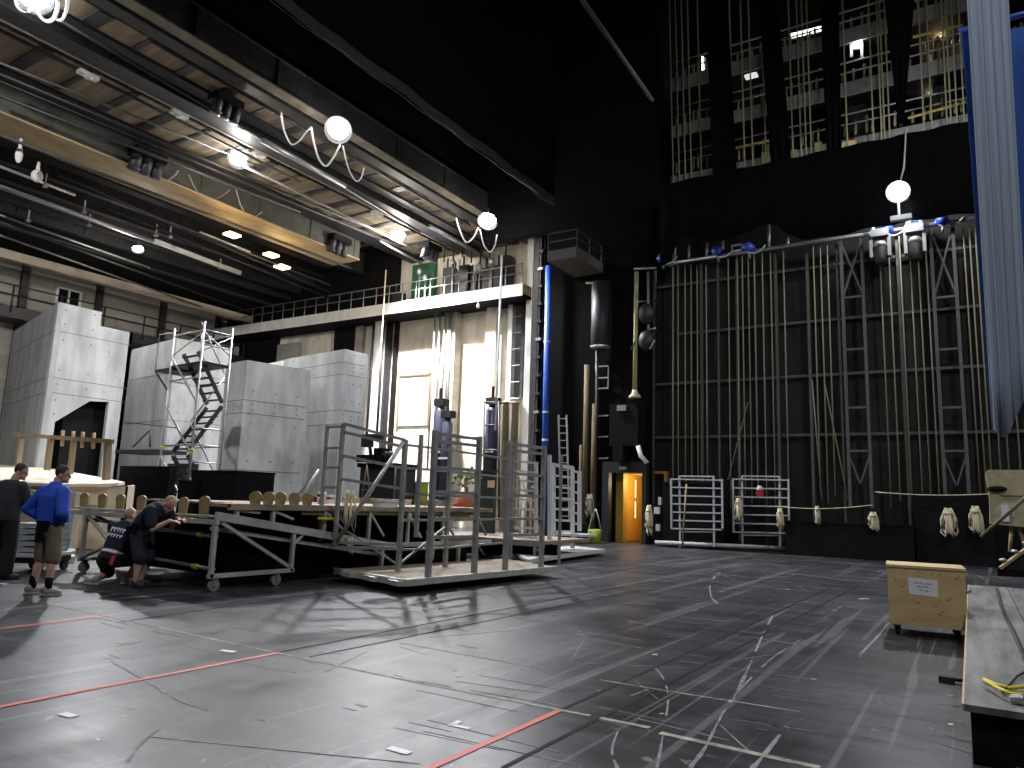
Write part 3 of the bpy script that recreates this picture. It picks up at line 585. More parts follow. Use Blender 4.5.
truss(844,865,'grey ladder truss with a crossed top behind the first moving-head lamp'); truss(936,959,'grey ladder truss with a crossed top between the second moving-head lamp and the blue drape')
for px, pz, h, w, lab in ((948,508,.85,.4,'thick cluster of knotted pale hanks below the second ladder truss'),(975,506,.85,.32,'knotted pale hanks beside the tan machine'),(873,512,.6,.26,'pale knotted hank left at the foot of the first ladder truss'),(738,498,.8,.22,'pale rope hank on the second rail rack upright'),(780,508,.7,.18,'pale rope hank on the far upright of the second rail rack'),(817,506,.6,.12,'thin rope hank in front of the long black ledge'),(649,505,1.1,.22,'untidy pale hank hanging beside the lit doorway')):
    q = A(px,pz,YR-1.15); rope_bundle((q.x,YR-1.15,q.z),h,w,lab,'rope hank',n=8,rr=.03,name='rope_hank')
a, b = A(840,493,26.5), A(1000,494,26.5); tag(MB().tube(sag((A(875,492,25.85)),A(1005,493,25.85),.08),.018,6).build('tied_line', M['ropepale'], None, True),'pale line stretched level across the foot of the ladder trusses','line')
tag(MB().tube(sag(A(775,506,25.85),A(872,505,25.85),.1),.018,6).build('tied_line', M['ropepale'], None, True),'pale line tied from the second rail rack to the first ladder truss','line')
# black ledges below
z = A(850,523,26).z; a, b = A(785,540,26.0), A(914,540,26.0)
tag(MB().box((a.x,26.0,0),(b.x,26.8,z)).box((a.x-.03,25.97,z-.06),(b.x+.03,26.8,z)).build('black_ledge', M['black']),'long low black ledge in front of the rope wall','ledge')
a = A(916,540,26.2); tag(MB().box((a.x,26.2,0),(5,26.9,A(950,494,26.2).z)).box((a.x+2,26.17,0),(a.x+2.05,26.2,2)).build('black_flat', M['black']),'wide black flat behind the knotted hanks and tan machine','flat')
a,b = A(664,480,26.1), A(722,480,26.1); tag(MB().box((a.x,26.0,0),(b.x,26.3,A(690,482,26).z)).box((a.x-.02,25.97,A(690,482,26).z-.08),(b.x+.02,26.3,A(690,482,26).z)).build('black_flat', M['black']),'black flat standing behind the first rail rack','flat')
# rail racks on a pipe dolly
p0, p1 = F(655,547,.0), F(802,554,.0)
t = thing('pipe_dolly','long pale low dolly pole under the two rail racks','dolly',(p0+p1)/2)
MB().tube([p0+Zd*.16,p1+Zd*.16],.075,10).build('pole', M['palewood'], t, True)
for u in (.2,.62,.9): q = p0.lerp(p1,u); castor((q.x,q.y,0),.045,'rubber',t)
def rack(px0,px1,pxa,pxb,ytop,ybot,ysub,lab):
    Yk = p0.lerp(p1,((px0+px1)/2-655)/145).y+.05
    t = thing('rail_rack',lab,'rail rack',(A((px0+px1)/2,520,Yk).x,Yk,0)); W_ = 'whitesteel'
    for x in (px0,px1): MB().bar(A(x,ytop,Yk),A(x+.6,ybot,Yk),.06).build('post', M[W_], t)
    for x in (pxa,pxb): MB().bar(A(x,ytop-3,Yk+.06),A(x+.7,547,Yk+.06),.06).build('post', M[W_], t)
    n = 7
    for k in range(n):
        y = ytop+(ybot-ytop)*k/(n-1); MB().bar(A(px0,y,Yk),A(px1,y+1.2,Yk),.045).build('rail', M[W_], t)
    for y in (ytop-3, ysub): MB().bar(A(pxa,y,Yk+.06),A(pxb,y+.5,Yk+.06),.045).build('rail', M[W_], t)
rack(671,722,679.5,713.5,479,528.5,531.5,'white steel rail rack nearest the lit doorway'); rack(733,788.5,742,779.5,479,532,535,'white steel rail rack beside the long black ledge')
a, b = A(686.5,484,25.2), A(682.5,545,25.2); tag(MB().tube([a,b],.03).build('wooden_pole', M['woodgold'], None, True),'yellowish pole leaning behind the first rail rack','pole')
q = A(760,493,25.9); tag(MB().box((q.x-.12,25.8,q.z-.1),(q.x+.12,25.95,q.z+.08)).lathe((q.x,25.87,q.z+.1),[(.09,0),(.09,.08),(.05,.14)],10,1).build('fire_lamp', [M['red'],M['white']]),'small red fitting with a white top behind the second rail rack','fitting')
for px,y0,y1,w,lab in ((660,497,505,.16,'small white sign plate beside the doorway'),(657,507,514,.3,'white paper notice board beside the doorway'),(658,524,531,.2,'pale box low beside the doorway')):
    a, b = A(px-w*9,y0,26.6), A(px+w*9,y1,26.6); tag(MB().box((a.x,26.55,b.z),(b.x,26.7,a.z)).build('notice_plate', M['paper']), lab, 'plate')
# ---------------------------------------------------------------- black border over the rope wall
yb = 25.5; rows = []; xs = [660+i*9 for i in range(37)]
def hem(px):
    pts = [(655,268),(668,264),(676,238),(690,236),(706,240),(724,240),(742,234),(758,226),(768,222),(776,226),(788,235),(806,239),(830,237),(850,232),(880,226),(930,218),(990,210)]
    for (a,b),(c,d_) in zip(pts,pts[1:]):
        if a <= px <= c: return b+(d_-b)*(px-a)/(c-a)
    return 218
zt_ = A(800,164,yb).z+.3
r0, r1 = [], []
for i, px in enumerate(xs): q = A(px,hem(px),yb); r0.append((q.x,yb+.06*math.sin(i*1.3),zt_)); r1.append((q.x,yb+.1*math.sin(i*1.3),q.z))
mid = [tuple((a+b)/2 for a,b in zip(p,q)) for p,q in zip(r0,r1)]
tag(MB().sheet([r0,mid,r1],.05).build('black_border', M['blackcloth'], None, True),'wide black cloth border with a scalloped hem above the rope wall','border cloth')
# black legs hanging in front of the fly galleries
def leg(top, bot, lab, Y=26.6):
    n = 8; r = []
    for k in range(5):
        u = k/4; x0 = top[0]+(bot[0]-top[0])*u; x1 = top[1]+(bot[1]-top[1])*u; y = top[2]+(bot[2]-top[2])*u
        row = []
        for i in range(n+1): q = A(x0+(x1-x0)*i/n, y, Y); row.append((q.x, Y+.12*math.sin(i*2.1), q.z))
        r.append(row)
    tag(MB().sheet(r,.05).build('black_drape', M['blackcloth'], None, True), lab, 'black drape')
leg((704,726,-40),(713,738,188),'narrow black drape hanging beside the small blue-white tube light')
leg((755,775,-40),(771,792,165),'black drape hanging beside the bright gallery boxes')
leg((818,838,-40),(827,842,160),'slim black drape hanging between the two middle gallery bays')
leg((880,918,-40),(898,904,124),'black drape tapering to a point above the bright hanging lamp',25.0)
# ---------------------------------------------------------------- fly galleries: railings, lights, ropes
for i, z in enumerate(fg):
    t = thing('gallery_railing', ['lowest gallery railing with rows of pale rope cleats','middle gallery railing with rows of pale rope cleats','upper gallery railing with rows of pale rope cleats'][i], 'railing', (-3,GY,z))
    for zz in (.75,1.15): MB().tube([(-10.2,GY-.02,z+zz),(5,GY-.02,z+zz)],.035,6).build('rail', M['steel'], t, True)
    for k in range(48):
        x = -10.1+k*.31+.06*((k*7)%3)
        MB().tube([(x,GY+.1,z+.3),(x+.02,GY+.08,z+.72+.35*((k*5)%4)/4)],.05,6).build('cleat_rope', M['ropey'], t, True)
def fixture(px0,py0,px1,py1,Y,m,lab,cat='light fixture',w=.09,nm='tube_light'):
    t = thing(nm, lab, cat, A(px0,py0,Y)); a, b = A(px0,py0,Y), A(px1,py1,Y)
    MB().tube([a,b],w,8).build('tube', M[m], t, True); MB().bar(a+V((0,.35,.16)),b+V((0,.35,.16)),w*1.6).build('housing', M['greypaint'], t)
fixture(789,36.5,821,28.5,28.8,'tubeglow','long white tube light in the upper middle gallery bay')
fixture(702.5,57,703.5,88,28.9,'tubeglow','upright blue-white tube light in the dark gallery bay',w=.05)
for px,py,w in ((741.5,64,.13),(750,60.5,.13)): q = A(px,py,28.8); tag(MB().ell((q.x,28.8,q.z),(w,.1,.09)).build('bulkhead_light', M['tubeglow'], None, True),'small oval white lamp above the pale gallery box','lamp','paired oval gallery lamps')
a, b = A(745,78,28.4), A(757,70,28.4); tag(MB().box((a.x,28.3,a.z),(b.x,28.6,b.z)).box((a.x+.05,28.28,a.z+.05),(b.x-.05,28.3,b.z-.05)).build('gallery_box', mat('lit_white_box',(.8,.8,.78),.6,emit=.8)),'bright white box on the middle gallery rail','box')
a, b = A(727,83,30.5), A(765,55,30.5); tag(MB().box((a.x,30.4,a.z),(b.x,31.1,b.z)).box((a.x-.05,30.38,a.z),(a.x,31.1,b.z)).build('timber_cupboard', M['wood']),'brown timber cupboard behind the bright gallery box','cupboard')
t = thing('white_stepladder','white stepladder standing on the gallery','ladder',A(857,58,28.6))
for x in (851.5,862): MB().bar(A(x,57,28.2),A(x-.3,35,28.2),.09).build('stile', M['white'], t)
for y in (37,43.5,48): MB().bar(A(851.5,y,28.2),A(862,y-1.5,28.2),.08,.16).build('tread', M['white'], t)
for k,px in enumerate((920,928,936,944,952,960)):
    a, b = A(px,62,28.5), A(px+5,44-(k%3)*2,28.5); tag(MB().box((a.x,28.5,a.z),(b.x,28.9,b.z)).lathe(((a.x+b.x)/2,28.7,b.z),[(.12,0),(.08,.2),(.03,.3)],8).build('cable_drum', M['wood']),'brown gear bundle in the warm lit gallery bay','gear','gear bundles in the warm gallery bay')
a, b = A(928,63,28.3), A(932,55,28.3); tag(MB().box((a.x,28.25,a.z),(b.x,28.4,b.z)).box((a.x+.04,28.23,a.z+.04),(b.x-.04,28.25,b.z-.04)).build('notice_card', M['paper']),'pale card among the brown gear in the warm bay','card')
for (x0,y0,x1,y1,lab) in ((913,37,963,25,'ochre gallery handrail above the brown gear'),(908,118,966,102,'ochre handrail low beside the blue drape'),(731,149,771,140,'ochre handrail on the lowest gallery beside the black drape')):
    tag(MB().tube([A(x0,y0,27.8),A(x1,y1,27.8)],.05,8).build('ochre_handrail', mat('ochre_paint',(.55,.42,.10),.5), None, True), lab, 'handrail')
a, b = A(840,149,27.7), A(856,142,27.7); tag(MB().box((a.x,27.5,a.z),(b.x,27.9,b.z)).box((a.x-.03,27.48,b.z-.05),(b.x+.03,27.92,b.z)).build('timber_box', M['ply']),'small timber box on the lowest gallery edge','box')
for k,(px,y0,y1) in enumerate(((762,168,150),(790,166,150),(815,158,150))):
    a, b = A(px,y0-3,27.9), A(px+7,y0-16,27.9); tag(MB().box((a.x,27.8,a.z),(b.x,28.0,b.z)).box((a.x+.03,27.78,a.z+.03),(b.x-.03,27.8,b.z-.03)).build('olive_board', mat('olive_panel',(.40,.38,.20),.8)),'pale olive panel on the lowest gallery','panel','pale panels on the lowest gallery')
up = [([669,675,681,687,697],'olive fly rope in the gallery bay beside the black wall','fly ropes beside the black wall'),([729,740,748,761,768],'olive fly rope passing the bright gallery box','fly ropes by the gallery box'),([788,796,801,806,827],'olive fly rope passing the long gallery tube light','fly ropes by the tube light'),([842,868,876,879,884],'olive fly rope beside the white stepladder','fly ropes by the stepladder'),([918,926,941,945,951,958],'olive fly rope crossing the warm gallery bay','fly ropes in the warm bay')]
for lst, lab, grp in up:
    for px in lst:
        a, b = A(px,-6,27.5), A(px+5,170-(px-660)*.2,27.5); tag(MB().tube([(a.x-.1,27.5,26.5),(a.x,27.5,a.z),(b.x,27.5,zt_-.3)],.03,6).build('fly_rope', M['ropey'], None, True), lab, 'rope', grp)
# dark doors and cabinets standing on the galleries
for px0,px1,y0,y1,lab in ((845,866,136,95,'dark grey locker on the lowest gallery under the white stepladder'),(934,945,118,78,'dark grey locker on the lowest gallery in the bay beside the blue drape'),(702,712,150,130,'dark grey locker on the lowest gallery beside the narrow drape')):
    a, b = A(px0,y0,29.2), A(px1,y1,29.2); tag(MB().box((a.x,29,a.z-.6),(b.x,29.9,b.z)).box((a.x+.08,28.97,a.z),(b.x-.08,29,b.z-.1)).build('locker', M['ductgrey']), lab, 'locker')
# ---------------------------------------------------------------- lamps and gear on the top bar
def clampgear(px, py, lab, col='bluefix', s=.22, Y=YR-.35):
    q = A(px,py,Y); t = thing('clamp_light', lab, 'lamp', q); MB().ell((q.x,Y,q.z),(s,s*.7,s*.75),0,12,8).lathe((q.x,Y-s*.5,q.z),[(s*.7,0),(s*.8,.12)],12,0,(0,-1,0)).build('housing', M[col], t, True)
    MB().tube([(q.x,Y,q.z-s),(q.x,Y+.1,q.z-s-.15)],.04,6).build('clamp', M['alu'], t, True)
    MB().tube(sag((q.x-.2,Y-.05,q.z),(q.x+.6,Y-.05,q.z),.25),.025,6).build('cable', M['cable'], t, True)
for px, py, lab in ((718,252,'blue clamp lamp first along the bright top bar'),(749,248,'blue clamp lamp beside the white framed box on the bar'),(887,230,'blue clamp lamp above the first moving-head lamp'),(942,221,'blue clamp lamp near the blue drape'),(663,259,'small blue clamp lamp at the end of the top bar')): clampgear(px,py,lab)
for (x0,y0,x1,y1,lab) in ((731,252,743,243,'white framed box with blue inside over the second bay'),(909,229,921,217,'white framed box with blue inside above the second moving-head lamp')):
    a, b = A(x0,y0,YR-.4), A(x1,y1,YR-.4); t = thing('control_box', lab, 'box', ((a.x+b.x)/2,YR-.4,a.z)); MB().box((a.x,YR-.4,a.z),(b.x,YR-.15,a.z+.06)).box((a.x,YR-.4,b.z-.06),(b.x,YR-.15,b.z)).box((a.x,YR-.4,a.z),(a.x+.06,YR-.15,b.z)).box((b.x-.06,YR-.4,a.z),(b.x,YR-.15,b.z)).build('case', M['white'], t)
    MB().box((a.x+.06,YR-.3,a.z+.06),(b.x-.06,YR-.2,b.z-.06)).build('front_panel', M['bluefix'], t)
for px, y0, y1 in ((689,245,262),(707,243,259),(723,240,256),(769,225,248),(788,238,246)):
    tag(MB().tube([A(px,y0,YR-.2),A(px,y1,YR-.2)],.05,8).build('hanger_tube', M['alu'], None, True), 'short bright upright tube above the top bar', 'tube', 'hanger tubes on the top bar')
t = thing('cable_stand','upright stand with green cable at the end of the top bar','stand',A(676,262,YR-.3))
MB().tube([A(675,262,YR-.3),A(675,234,YR-.3)],.05).build('stand_tube', M['alu'], t, True); MB().tube(sag(A(675,243,YR-.35),A(668,262,YR-.35),.5),.03,6).build('green_cable', mat('green_cable',(.02,.16,.12),.5), t, True)
def moving_head(px, py, lab):
    Y = YR-.5; q = A(px,py,Y); s = .27; t = thing('moving_head_lamp', lab, 'lamp', q)
    MB().box((q.x-s,Y-.2,q.z-.05),(q.x+s,Y+.2,q.z+.2)).tube([(q.x-.2,Y,q.z+.2),(q.x-.2,Y,q.z+.45)],.05,6).tube([(q.x+.2,Y,q.z+.2),(q.x+.2,Y,q.z+.45)],.05,6).build('base', M['alu'], t)
    for sx in (-1,1): MB().box((q.x+sx*s-.05,Y-.14,q.z-.75),(q.x+sx*s+.05,Y+.14,q.z)).build('yoke_arm', M['steel'], t)
    MB().lathe((q.x,Y,q.z-.15),[(.08,0),(.19,-.08),(.23,-.3),(.21,-.62),(.18,-.82),(.14,-.84)],16,0).build('head', M['steeldark'], t, True); MB().ell((q.x,Y-.04,q.z-.34),(.22,.22,.16)).build('head_cover', M['steel'], t, True)
moving_head(880,236,'moving-head lamp hanging in front of the first ladder truss'); moving_head(914.5,231.5,'moving-head lamp hanging before the wall between the trusses')
# ---------------------------------------------------------------- dark corner beside the doorway
Yc = 26.4
def tube2(nm, x0,y0,x1,y1,Y,r,m,lab,cat): return tag(MB().tube([A(x0,y0,Y),A(x1,y1,Y)],r,10).build(nm, M[m], None, True), lab, cat)
t = thing('blue_pole','tall bright blue pole banded with white tape at the stage corner','pole',A(543.5,532,26.3))
a, b = A(548.5,266,26.3), A(543.5,534,26.3); b.z = 0; MB().tube([a,b],.13,12).build('tube', M['blue'], t, True)
for y in (345,415,442): q = a.lerp(b,(y-266)/268); e = (a-b).normalized(); MB().lathe(q,[(.138,0),(.138,.08)],12,0,e).build('tape_band', M['white'], t)
t = thing('aluminium_ladder','grey aluminium ladder leaning against the dark wall by the white cart','ladder',A(566,535,26.2))
l0,l1,r0_,r1_ = A(558.5,415,26.5),A(561,520,26.1),A(566.5,415,26.5),A(569.5,520,26.1)
MB().bar(l0,l1,.06).build('stile', M['steel'], t); MB().bar(r0_,r1_,.06).build('stile', M['alu'], t)
for k in range(14): MB().bar(l0.lerp(l1,(k+.5)/14),r0_.lerp(r1_,(k+.5)/14),.04).build('rung', M['steel'], t)
tube2('timber_pole',587,365,584,535,26.5,.11,'oldwood','brown timber pole leaning in the dark corner','pole'); tube2('timber_pole',594.5,404,592,538,26.5,.10,'oldwood','shorter timber pole nearest the doorway','pole'); tube2('grey_pipe',597,350,594,536,26.6,.06,'wallsteel','grey pipe rising behind the shorter timber pole','pipe'); tube2('timber_pole',581,445,579,535,26.5,.06,'oldwood','thin short timber pole beside the leaning brown pole','pole')
t = thing('wall_ladder','row of pale steel rungs fixed up the black wall by the doorway','ladder',A(602,400,26.6))
for y in (366.5,378,388.5,416,437,458.5): MB().bar(A(598.5,y,26.6),A(608.5,y-.5,26.6),.05).build('rung', M['alu'], t)
MB().bar(A(608.5,366,26.6),A(608,389,26.6),.04).build('side_bar', M['steel'], t)
t = thing('duct','dark grey duct hanging on the black wall below the orange gallery box','duct',A(600,350,26.4))
c = A(600,348,26.3); MB().lathe((c.x,26.3,c.z),[(.22,-.1),(.38,.05),(.38,A(600,283,26.3).z-c.z)],16).build('tube', M['ductgrey'], t, True); MB().lathe((c.x,26.3,c.z+.0),[(.30,-.06),(.40,.0),(.40,.07)],16).build('rim', M['alu'], t)
MB().bar(A(586,283,26.2),A(606,283.5,26.2),.08).build('bracket', M['steel'], t)
t = thing('rope_tube','yellowish upright tube with a flared foot beside the rope wall','tube',A(635,396,26.0))
a, b = A(636.5,272,26.0), A(634.8,390,26.0); MB().tube([a,b],.085,10).build('tube', mat('olive_tube',(.46,.42,.20),.6), t, True); MB().lathe(b,[(.09,0),(.13,-.12),(.24,-.26),(.24,-.3)],12).build('foot', M['ropepale'], t, True)
MB().tube([A(636.5,300,25.95),A(637,272,25.95)],.05).build('cap_pipe', M['alu'], t, True); MB().bar(A(631,349,25.9),A(635,342,25.9),.05).build('bracket', M['steeldark'], t)
t = thing('side_lamp_frame','pipe frame holding two dark lamps at the end of the rope wall','lamp frame',A(650,345,26.2))
mb = MB(); mb.tube([A(634,269,26.2),A(656,268,26.2)],.05).tube([A(637,302,26.2),A(656,300,26.2),A(656,271,26.2)],.04).tube([A(648,330,26.2),A(656,328,26.2)],.04).tube([A(648,272,26.2),A(648.5,350,26.2)],.05); mb.build('pipe', M['alu'], t, True)
for y in (314,341): q = A(646.5,y,26.1); MB().ell(q,(.33,.3,.42)).build('lamp_head', M['steeldark'], t, True)
MB().bar(A(650,349,26.0),A(655,340,26.0),.06).build('shutter', M['alu'], t)
t = thing('fan_heater','black bulky heater unit above the doorway','heater',A(622,455,26.2))
a = A(611,462,26.2); b = A(640,404,26.2); MB().box((a.x,26.0,a.z+.6),(b.x,26.8,b.z)).box((a.x+.2,25.9,a.z),(a.x+.6,26.5,a.z+.7)).build('body', M['black'], t)
a = A(617,411,25.95); b = A(626,405,25.95); MB().box((a.x,25.93,a.z),(b.x,26.0,b.z)).build('label_plate', M['greypaint'], t)
MB().tube([A(638,446,26),A(641,456,26),A(647,463,26)],.09,8).build('pale_hose', M['cable'], t, True)
q = A(623,468,26.4); tag(MB().box((q.x-.15,26.38,q.z-.06),(q.x+.15,26.5,q.z+.06)).build('exit_plate', M['steel']),'tiny pale plate above the lit doorway','plate')
q = F(594.5,543); t = thing('yellow_bucket','yellow-green bucket on the floor beside the doorway','bucket',q); MB().lathe(q,[(.2,0),(.22,.02),(.26,.5),(.24,.5),(.2,.06)],14).build('body', M['yellowgreen'], t, True); MB().tube([q+V((-.25,0,.5)),q+V((-.12,0,.95)),q+V((.03,0,1.25)),q+V((.14,0,.95)),q+V((.25,0,.5))],.025,6).build('bail_handle', M['alu'], t, True)
rope_bundle(A(590,494,26.0),1.0,.35,'messy grey hank of rope hanging over the yellow-green bucket','rope hank','rope',n=6,name='rope_hank')
t = thing('black_case','black wheeled case beside the yellow-green bucket','case',F(578,543)); a = F(568,543); b = F(588,543); MB().box((a.x,a.y,.12),(b.x,a.y+.8,A(578,524,a.y).z)).build('body', M['black'], t); MB().box((a.x+.15,a.y-.02,.8),(b.x-.15,a.y,.95)).build('white_plate', M['white'], t)
# ---------------------------------------------------------------- crate
c0, c1 = F(889.5,623.5,.13), F(968.5,631,.13); t_z = A(887,564,c0.y).z; zb = .13; c0.z = c1.z = 0
e = (c1-c0).normalized(); nn = V((-e.y,e.x,0)); dpt = .75
t = thing('wooden_crate','pale plywood crate on black castors with a white paper label','crate',(c0+c1)/2)
bt = MB().prism([c0+Zd*zb,c1+Zd*zb,c1+nn*dpt+Zd*zb,c0+nn*dpt+Zd*zb],(0,0,t_z-zb-.03)); bt.build('body', M['ply'], t)
MB().prism([c0-e*.012-nn*.012+Zd*(t_z-.03),c1+e*.012-nn*.012+Zd*(t_z-.03),c1+e*.012+nn*(dpt+.01)+Zd*(t_z-.03),c0-e*.012+nn*(dpt+.01)+Zd*(t_z-.03)],(0,0,.03)).build('lid', M['ply'], t)
def onface(u,v,o=.003): return c0+(c1-c0)*u+Zd*(zb+(t_z-zb)*v)-nn*o
pp = MB().prism([onface(.27,.52),onface(.65,.50),onface(.65,.78),onface(.27,.80)],-nn*.002).build('paper_label', M['paper'], t)
ik = MB()
for u0,u1,v in ((.34,.46,.703),(.475,.585,.698),(.38,.54,.645),(.42,.46,.59),(.48,.53,.582)):
    n_ = int((u1-u0)/.016)
    for i in range(n_): uu = u0+(u1-u0)*i/n_; ik.prism([onface(uu,v,.0055),onface(uu+.010,v,.0055),onface(uu+.010,v+.02+.008*(i%3),.0055),onface(uu,v+.02+.008*((i+1)%2),.0055)],-nn*.001)
ik.build('handwriting', M['ink'], pp)
kn = MB()
rnd = random.Random(3)
for k in range(22): p = onface(rnd.uniform(.05,.95),rnd.uniform(.08,.95),.0005); kn.lathe(p,[(rnd.uniform(.006,.012),0),(.004,.002)],8,0,-nn)
kn.build('knots', M['wood'], t)
for u in (.1,.88):
    for v in (.12,.63): q = c0.lerp(c1,u)+nn*v; castor((q.x,q.y,0),.055,'rubber',t)
q = onface(1.0,.62)+e*.005; MB().prism([q-Zd*.02,q+nn*.1-Zd*.02,q+nn*.1+e*.05,q+e*.05],(0,0,.03)).build('handle', M['alu'], t)
# ---------------------------------------------------------------- stage platform beside the crate
s0, s1 = F(964,704,.34), F(968.5,586,.34)
d_ = (s1-s0).normalized(); rr = V((d_.y,-d_.x,0))
t = thing('stage_platform','worn grey boarded stage platform with a black front beside the crate','platform',s0-Zd*.34)
s1 = s0+d_*9.2
MB().prism([s0,s0+rr*3.2,s1+rr*3.2,s1],(0,0,-.04)).build('deck', M['platgrey'], t)
s0b, s1b = s0+d_*.03+rr*.03, s1-d_*.03
MB().prism([s0b-Zd*.34,s0b+rr*3.1-Zd*.34,s1b+rr*3.1-Zd*.34,s1b+rr*.03-Zd*.34],(0,0,.30)).build('black_fascia', M['black'], t)
MB().prism([s0-rr*.012-Zd*.035,s0-Zd*.035,s1-Zd*.035,s1-rr*.012-Zd*.035],(0,0,.037)).build('edge_strip', M['ply'], t)
mb = MB()
for k in range(1,6): q = s0+rr*.52*k; mb.prism([q,q+rr*.008,q+rr*.008+d_*9.2,q+d_*9.2],(0,0,.002))
mb.build('board_joints', M['black'], t)
mb = MB(); q = s0+d_*3+rr*.42; mb.tube([q+Zd*.0+d_*(-2.4),q+d_*.5-rr*.03,q+d_*3-rr*.06,q+d_*5.8-rr*.04],.02,6); tag(mb.build('black_cable', M['rubber'], None, True),'black cable lying along the grey stage platform','cable')
zc = .355
def cab(P, r, m, lab, nm='cable'): return tag(MB().tube([F(x,y,z) for x,y,z in P],r,8).build(nm, M[m], None, True), lab, 'cable')
cab([(984,679,.36),(995,684,.36),(1008,688,.36),(1022,687,.36),(1035,684,.36)],.012,'yellow','yellow cable lying across the stage platform edge, upper one of two'); cab([(985,680,.385),(1000,689,.385),(1012,694,.385),(1030,695,.385)],.012,'yellow','yellow cable lying across the stage platform edge, lower one of two')
cab([(1003,692,.36),(1010,684,.36),(1017,676,.36),(1032,668,.36)],.008,'rubber','thin black cable curling over the yellow cables')
cab([(1030,712,.05),(1015,728,.02),(1011,745,.02),(1016,760,.02),(1030,772,.02)],.011,'greypaint','grey cable hanging down the platform front'); cab([(988,758.5,.014),(1003,760,.014),(1013,759,.014),(1026,765,.014)],.014,'cable','white cable end on the floor before the platform'); cab([(1032,752,.014),(1022,757,.014),(1017,766,.014),(1020,776,.014)],.012,'yellow','yellow cable loop on the floor before the platform')
q = F(1011,703,.34); t = thing('cable_connector','silver plug connector on the platform corner','connector',q); MB().lathe(q+Zd*.02,[(.02,0),(.03,.01),(.03,.07),(.02,.08)],10,0,(.6,-.3,.15)).build('plug', M['alu'], t); MB().lathe(q+V((.05,-.03,.03)),[(.018,0),(.018,.05)],8,0,(.6,-.3,-.5)).build('collar', M['greypaint'], t)
q = F(952,683,0); tag(MB().box((q.x-.10,q.y-.04,0),(q.x+.02,q.y+.05,.05)).tube([q+V((0,0,.03)),q+V((.1,.02,.03)),q+V((.2,.05,.05))],.015,6).build('cable_plug', M['rubber']),'black plug lying on the floor beside the platform edge','plug')
# ---------------------------------------------------------------- tan machine behind the platform
Ym = 17.5; q0, q1 = A(990,524,Ym), A(1034,470,Ym); t = thing('tan_machine','tan covered machine on thin ochre legs behind the stage platform','machine',(q0.x,Ym,0))
mb = MB(); w_ = q1.x-q0.x; pr = [(0,q0.z),(.02,(q0.z+q1.z)/2),(-.02,q1.z-.05),(.03,q1.z),(w_,q1.z),(w_,q0.z-.05),(.35,q0.z-.02)]
mb.prism([(q0.x+a,Ym,z) for a,z in pr],(0,1.1,0)); mb.prism([(q0.x+.2,Ym-.03,q1.z-.5),(q0.x+.9,Ym-.03,q1.z-.5),(q0.x+.9,Ym-.03,q1.z-.46),(q0.x+.2,Ym-.03,q1.z-.46)],(0,.04,0)); mb.build('cover', M['tan'], t)
q = A(997,489,Ym-.05); MB().ell(q,(.17,.05,.06)).build('dark_handle', M['black'], t, True)
for x0,y0,x1,y1 in ((1012,524,1010,552),(1019,526,1026,550)): MB().tube([A(x0,y0,Ym+.2),A(x1,y1,Ym+.2)],.035,8).build('leg', M['girder'], t, True)
a, b = A(1001,505,Ym-.06), A(1014,522,Ym-.06); MB().box((a.x,Ym-.05,b.z),(a.x+.12,Ym,a.z)).box((a.x+.2,Ym-.05,b.z+.1),(b.x,Ym,a.z)).build('tag_labels', M['cable'], t)
t = thing('black_ramp','dark ramp with pale trim climbing beside the tan machine','ramp',A(1000,570,15.8)); a, b = A(997,569,15.8), A(1036,540,16.4); MB().prism([a,a+V((1.1,.4,0)),b+V((1.1,.4,0)),b],(0,0,-.12)).build('ramp_board', M['black'], t); MB().bar(a+V((.05,-.02,.02)),b+V((.05,-.02,.02)),.05).build('trim', M['girder'], t)
for k in range(3): q = a.lerp(b,.15+.3*k); MB().ell(q+Zd*.08,(.06,.06,.03)).build('cleat', M['alu'], t)
tag(MB().tube([A(981,537,16.6),A(1034,490,16.6)],.035,8).build('slanting_pole', M['oldbeam'], None, True),'grey pole slanting up past the tan machine','pole')
# ---------------------------------------------------------------- blue drape and pale gauze
def drape(nm, top, bot, Y, m, lab, amp, freq, n=40, r_=14, th=.02, ytop=None, hem=None):
    rows = []
    for k in range(r_+1):
        u = k/r_; row = []
        for i in range(n+1):
            s = i/n; xt = top[0]+(top[1]-top[0])*s; xb_ = bot[0]+(bot[1]-bot[0])*s
            yb_ = bot[2] if not hem else hem(s); px = xt+(xb_-xt)*u; py = top[2]+(yb_-top[2])*u
            q = A(px,py,Y); row.append((q.x, Y+amp*math.sin(s*freq+u*1.1)*(.5+.5*u)+amp*.4*math.sin(s*freq*2.3), q.z))
        rows.append(row)
    return tag(MB().sheet(rows,th).build(nm, M[m], None, True), lab, 'drape')
drape('blue_drape',(961,1080,29),(990,1090,413),9.9,'bluecloth','deep blue cloth hanging behind the pale gauze at the stage edge',.05,9)
a, b = A(958,29,9.85), A(1085,34,9.85); tag(MB().tube([(a.x,9.9,a.z),(b.x,9.9,a.z)],.035,8).build('drape_bar', M['bluefix'], None, True),'bar along the top edge of the blue cloth','bar')
def gh(s):
    return 428+9*min(1,s/.25) if s < .4 else 437-(s-.4)/.6*50
drape('gauze_drape',(943,987,-400),(992,1030,430),9.55,'gauze','long pale blue gauze hanging in folds to a point over the blue cloth',.018,26,60,hem=gh)
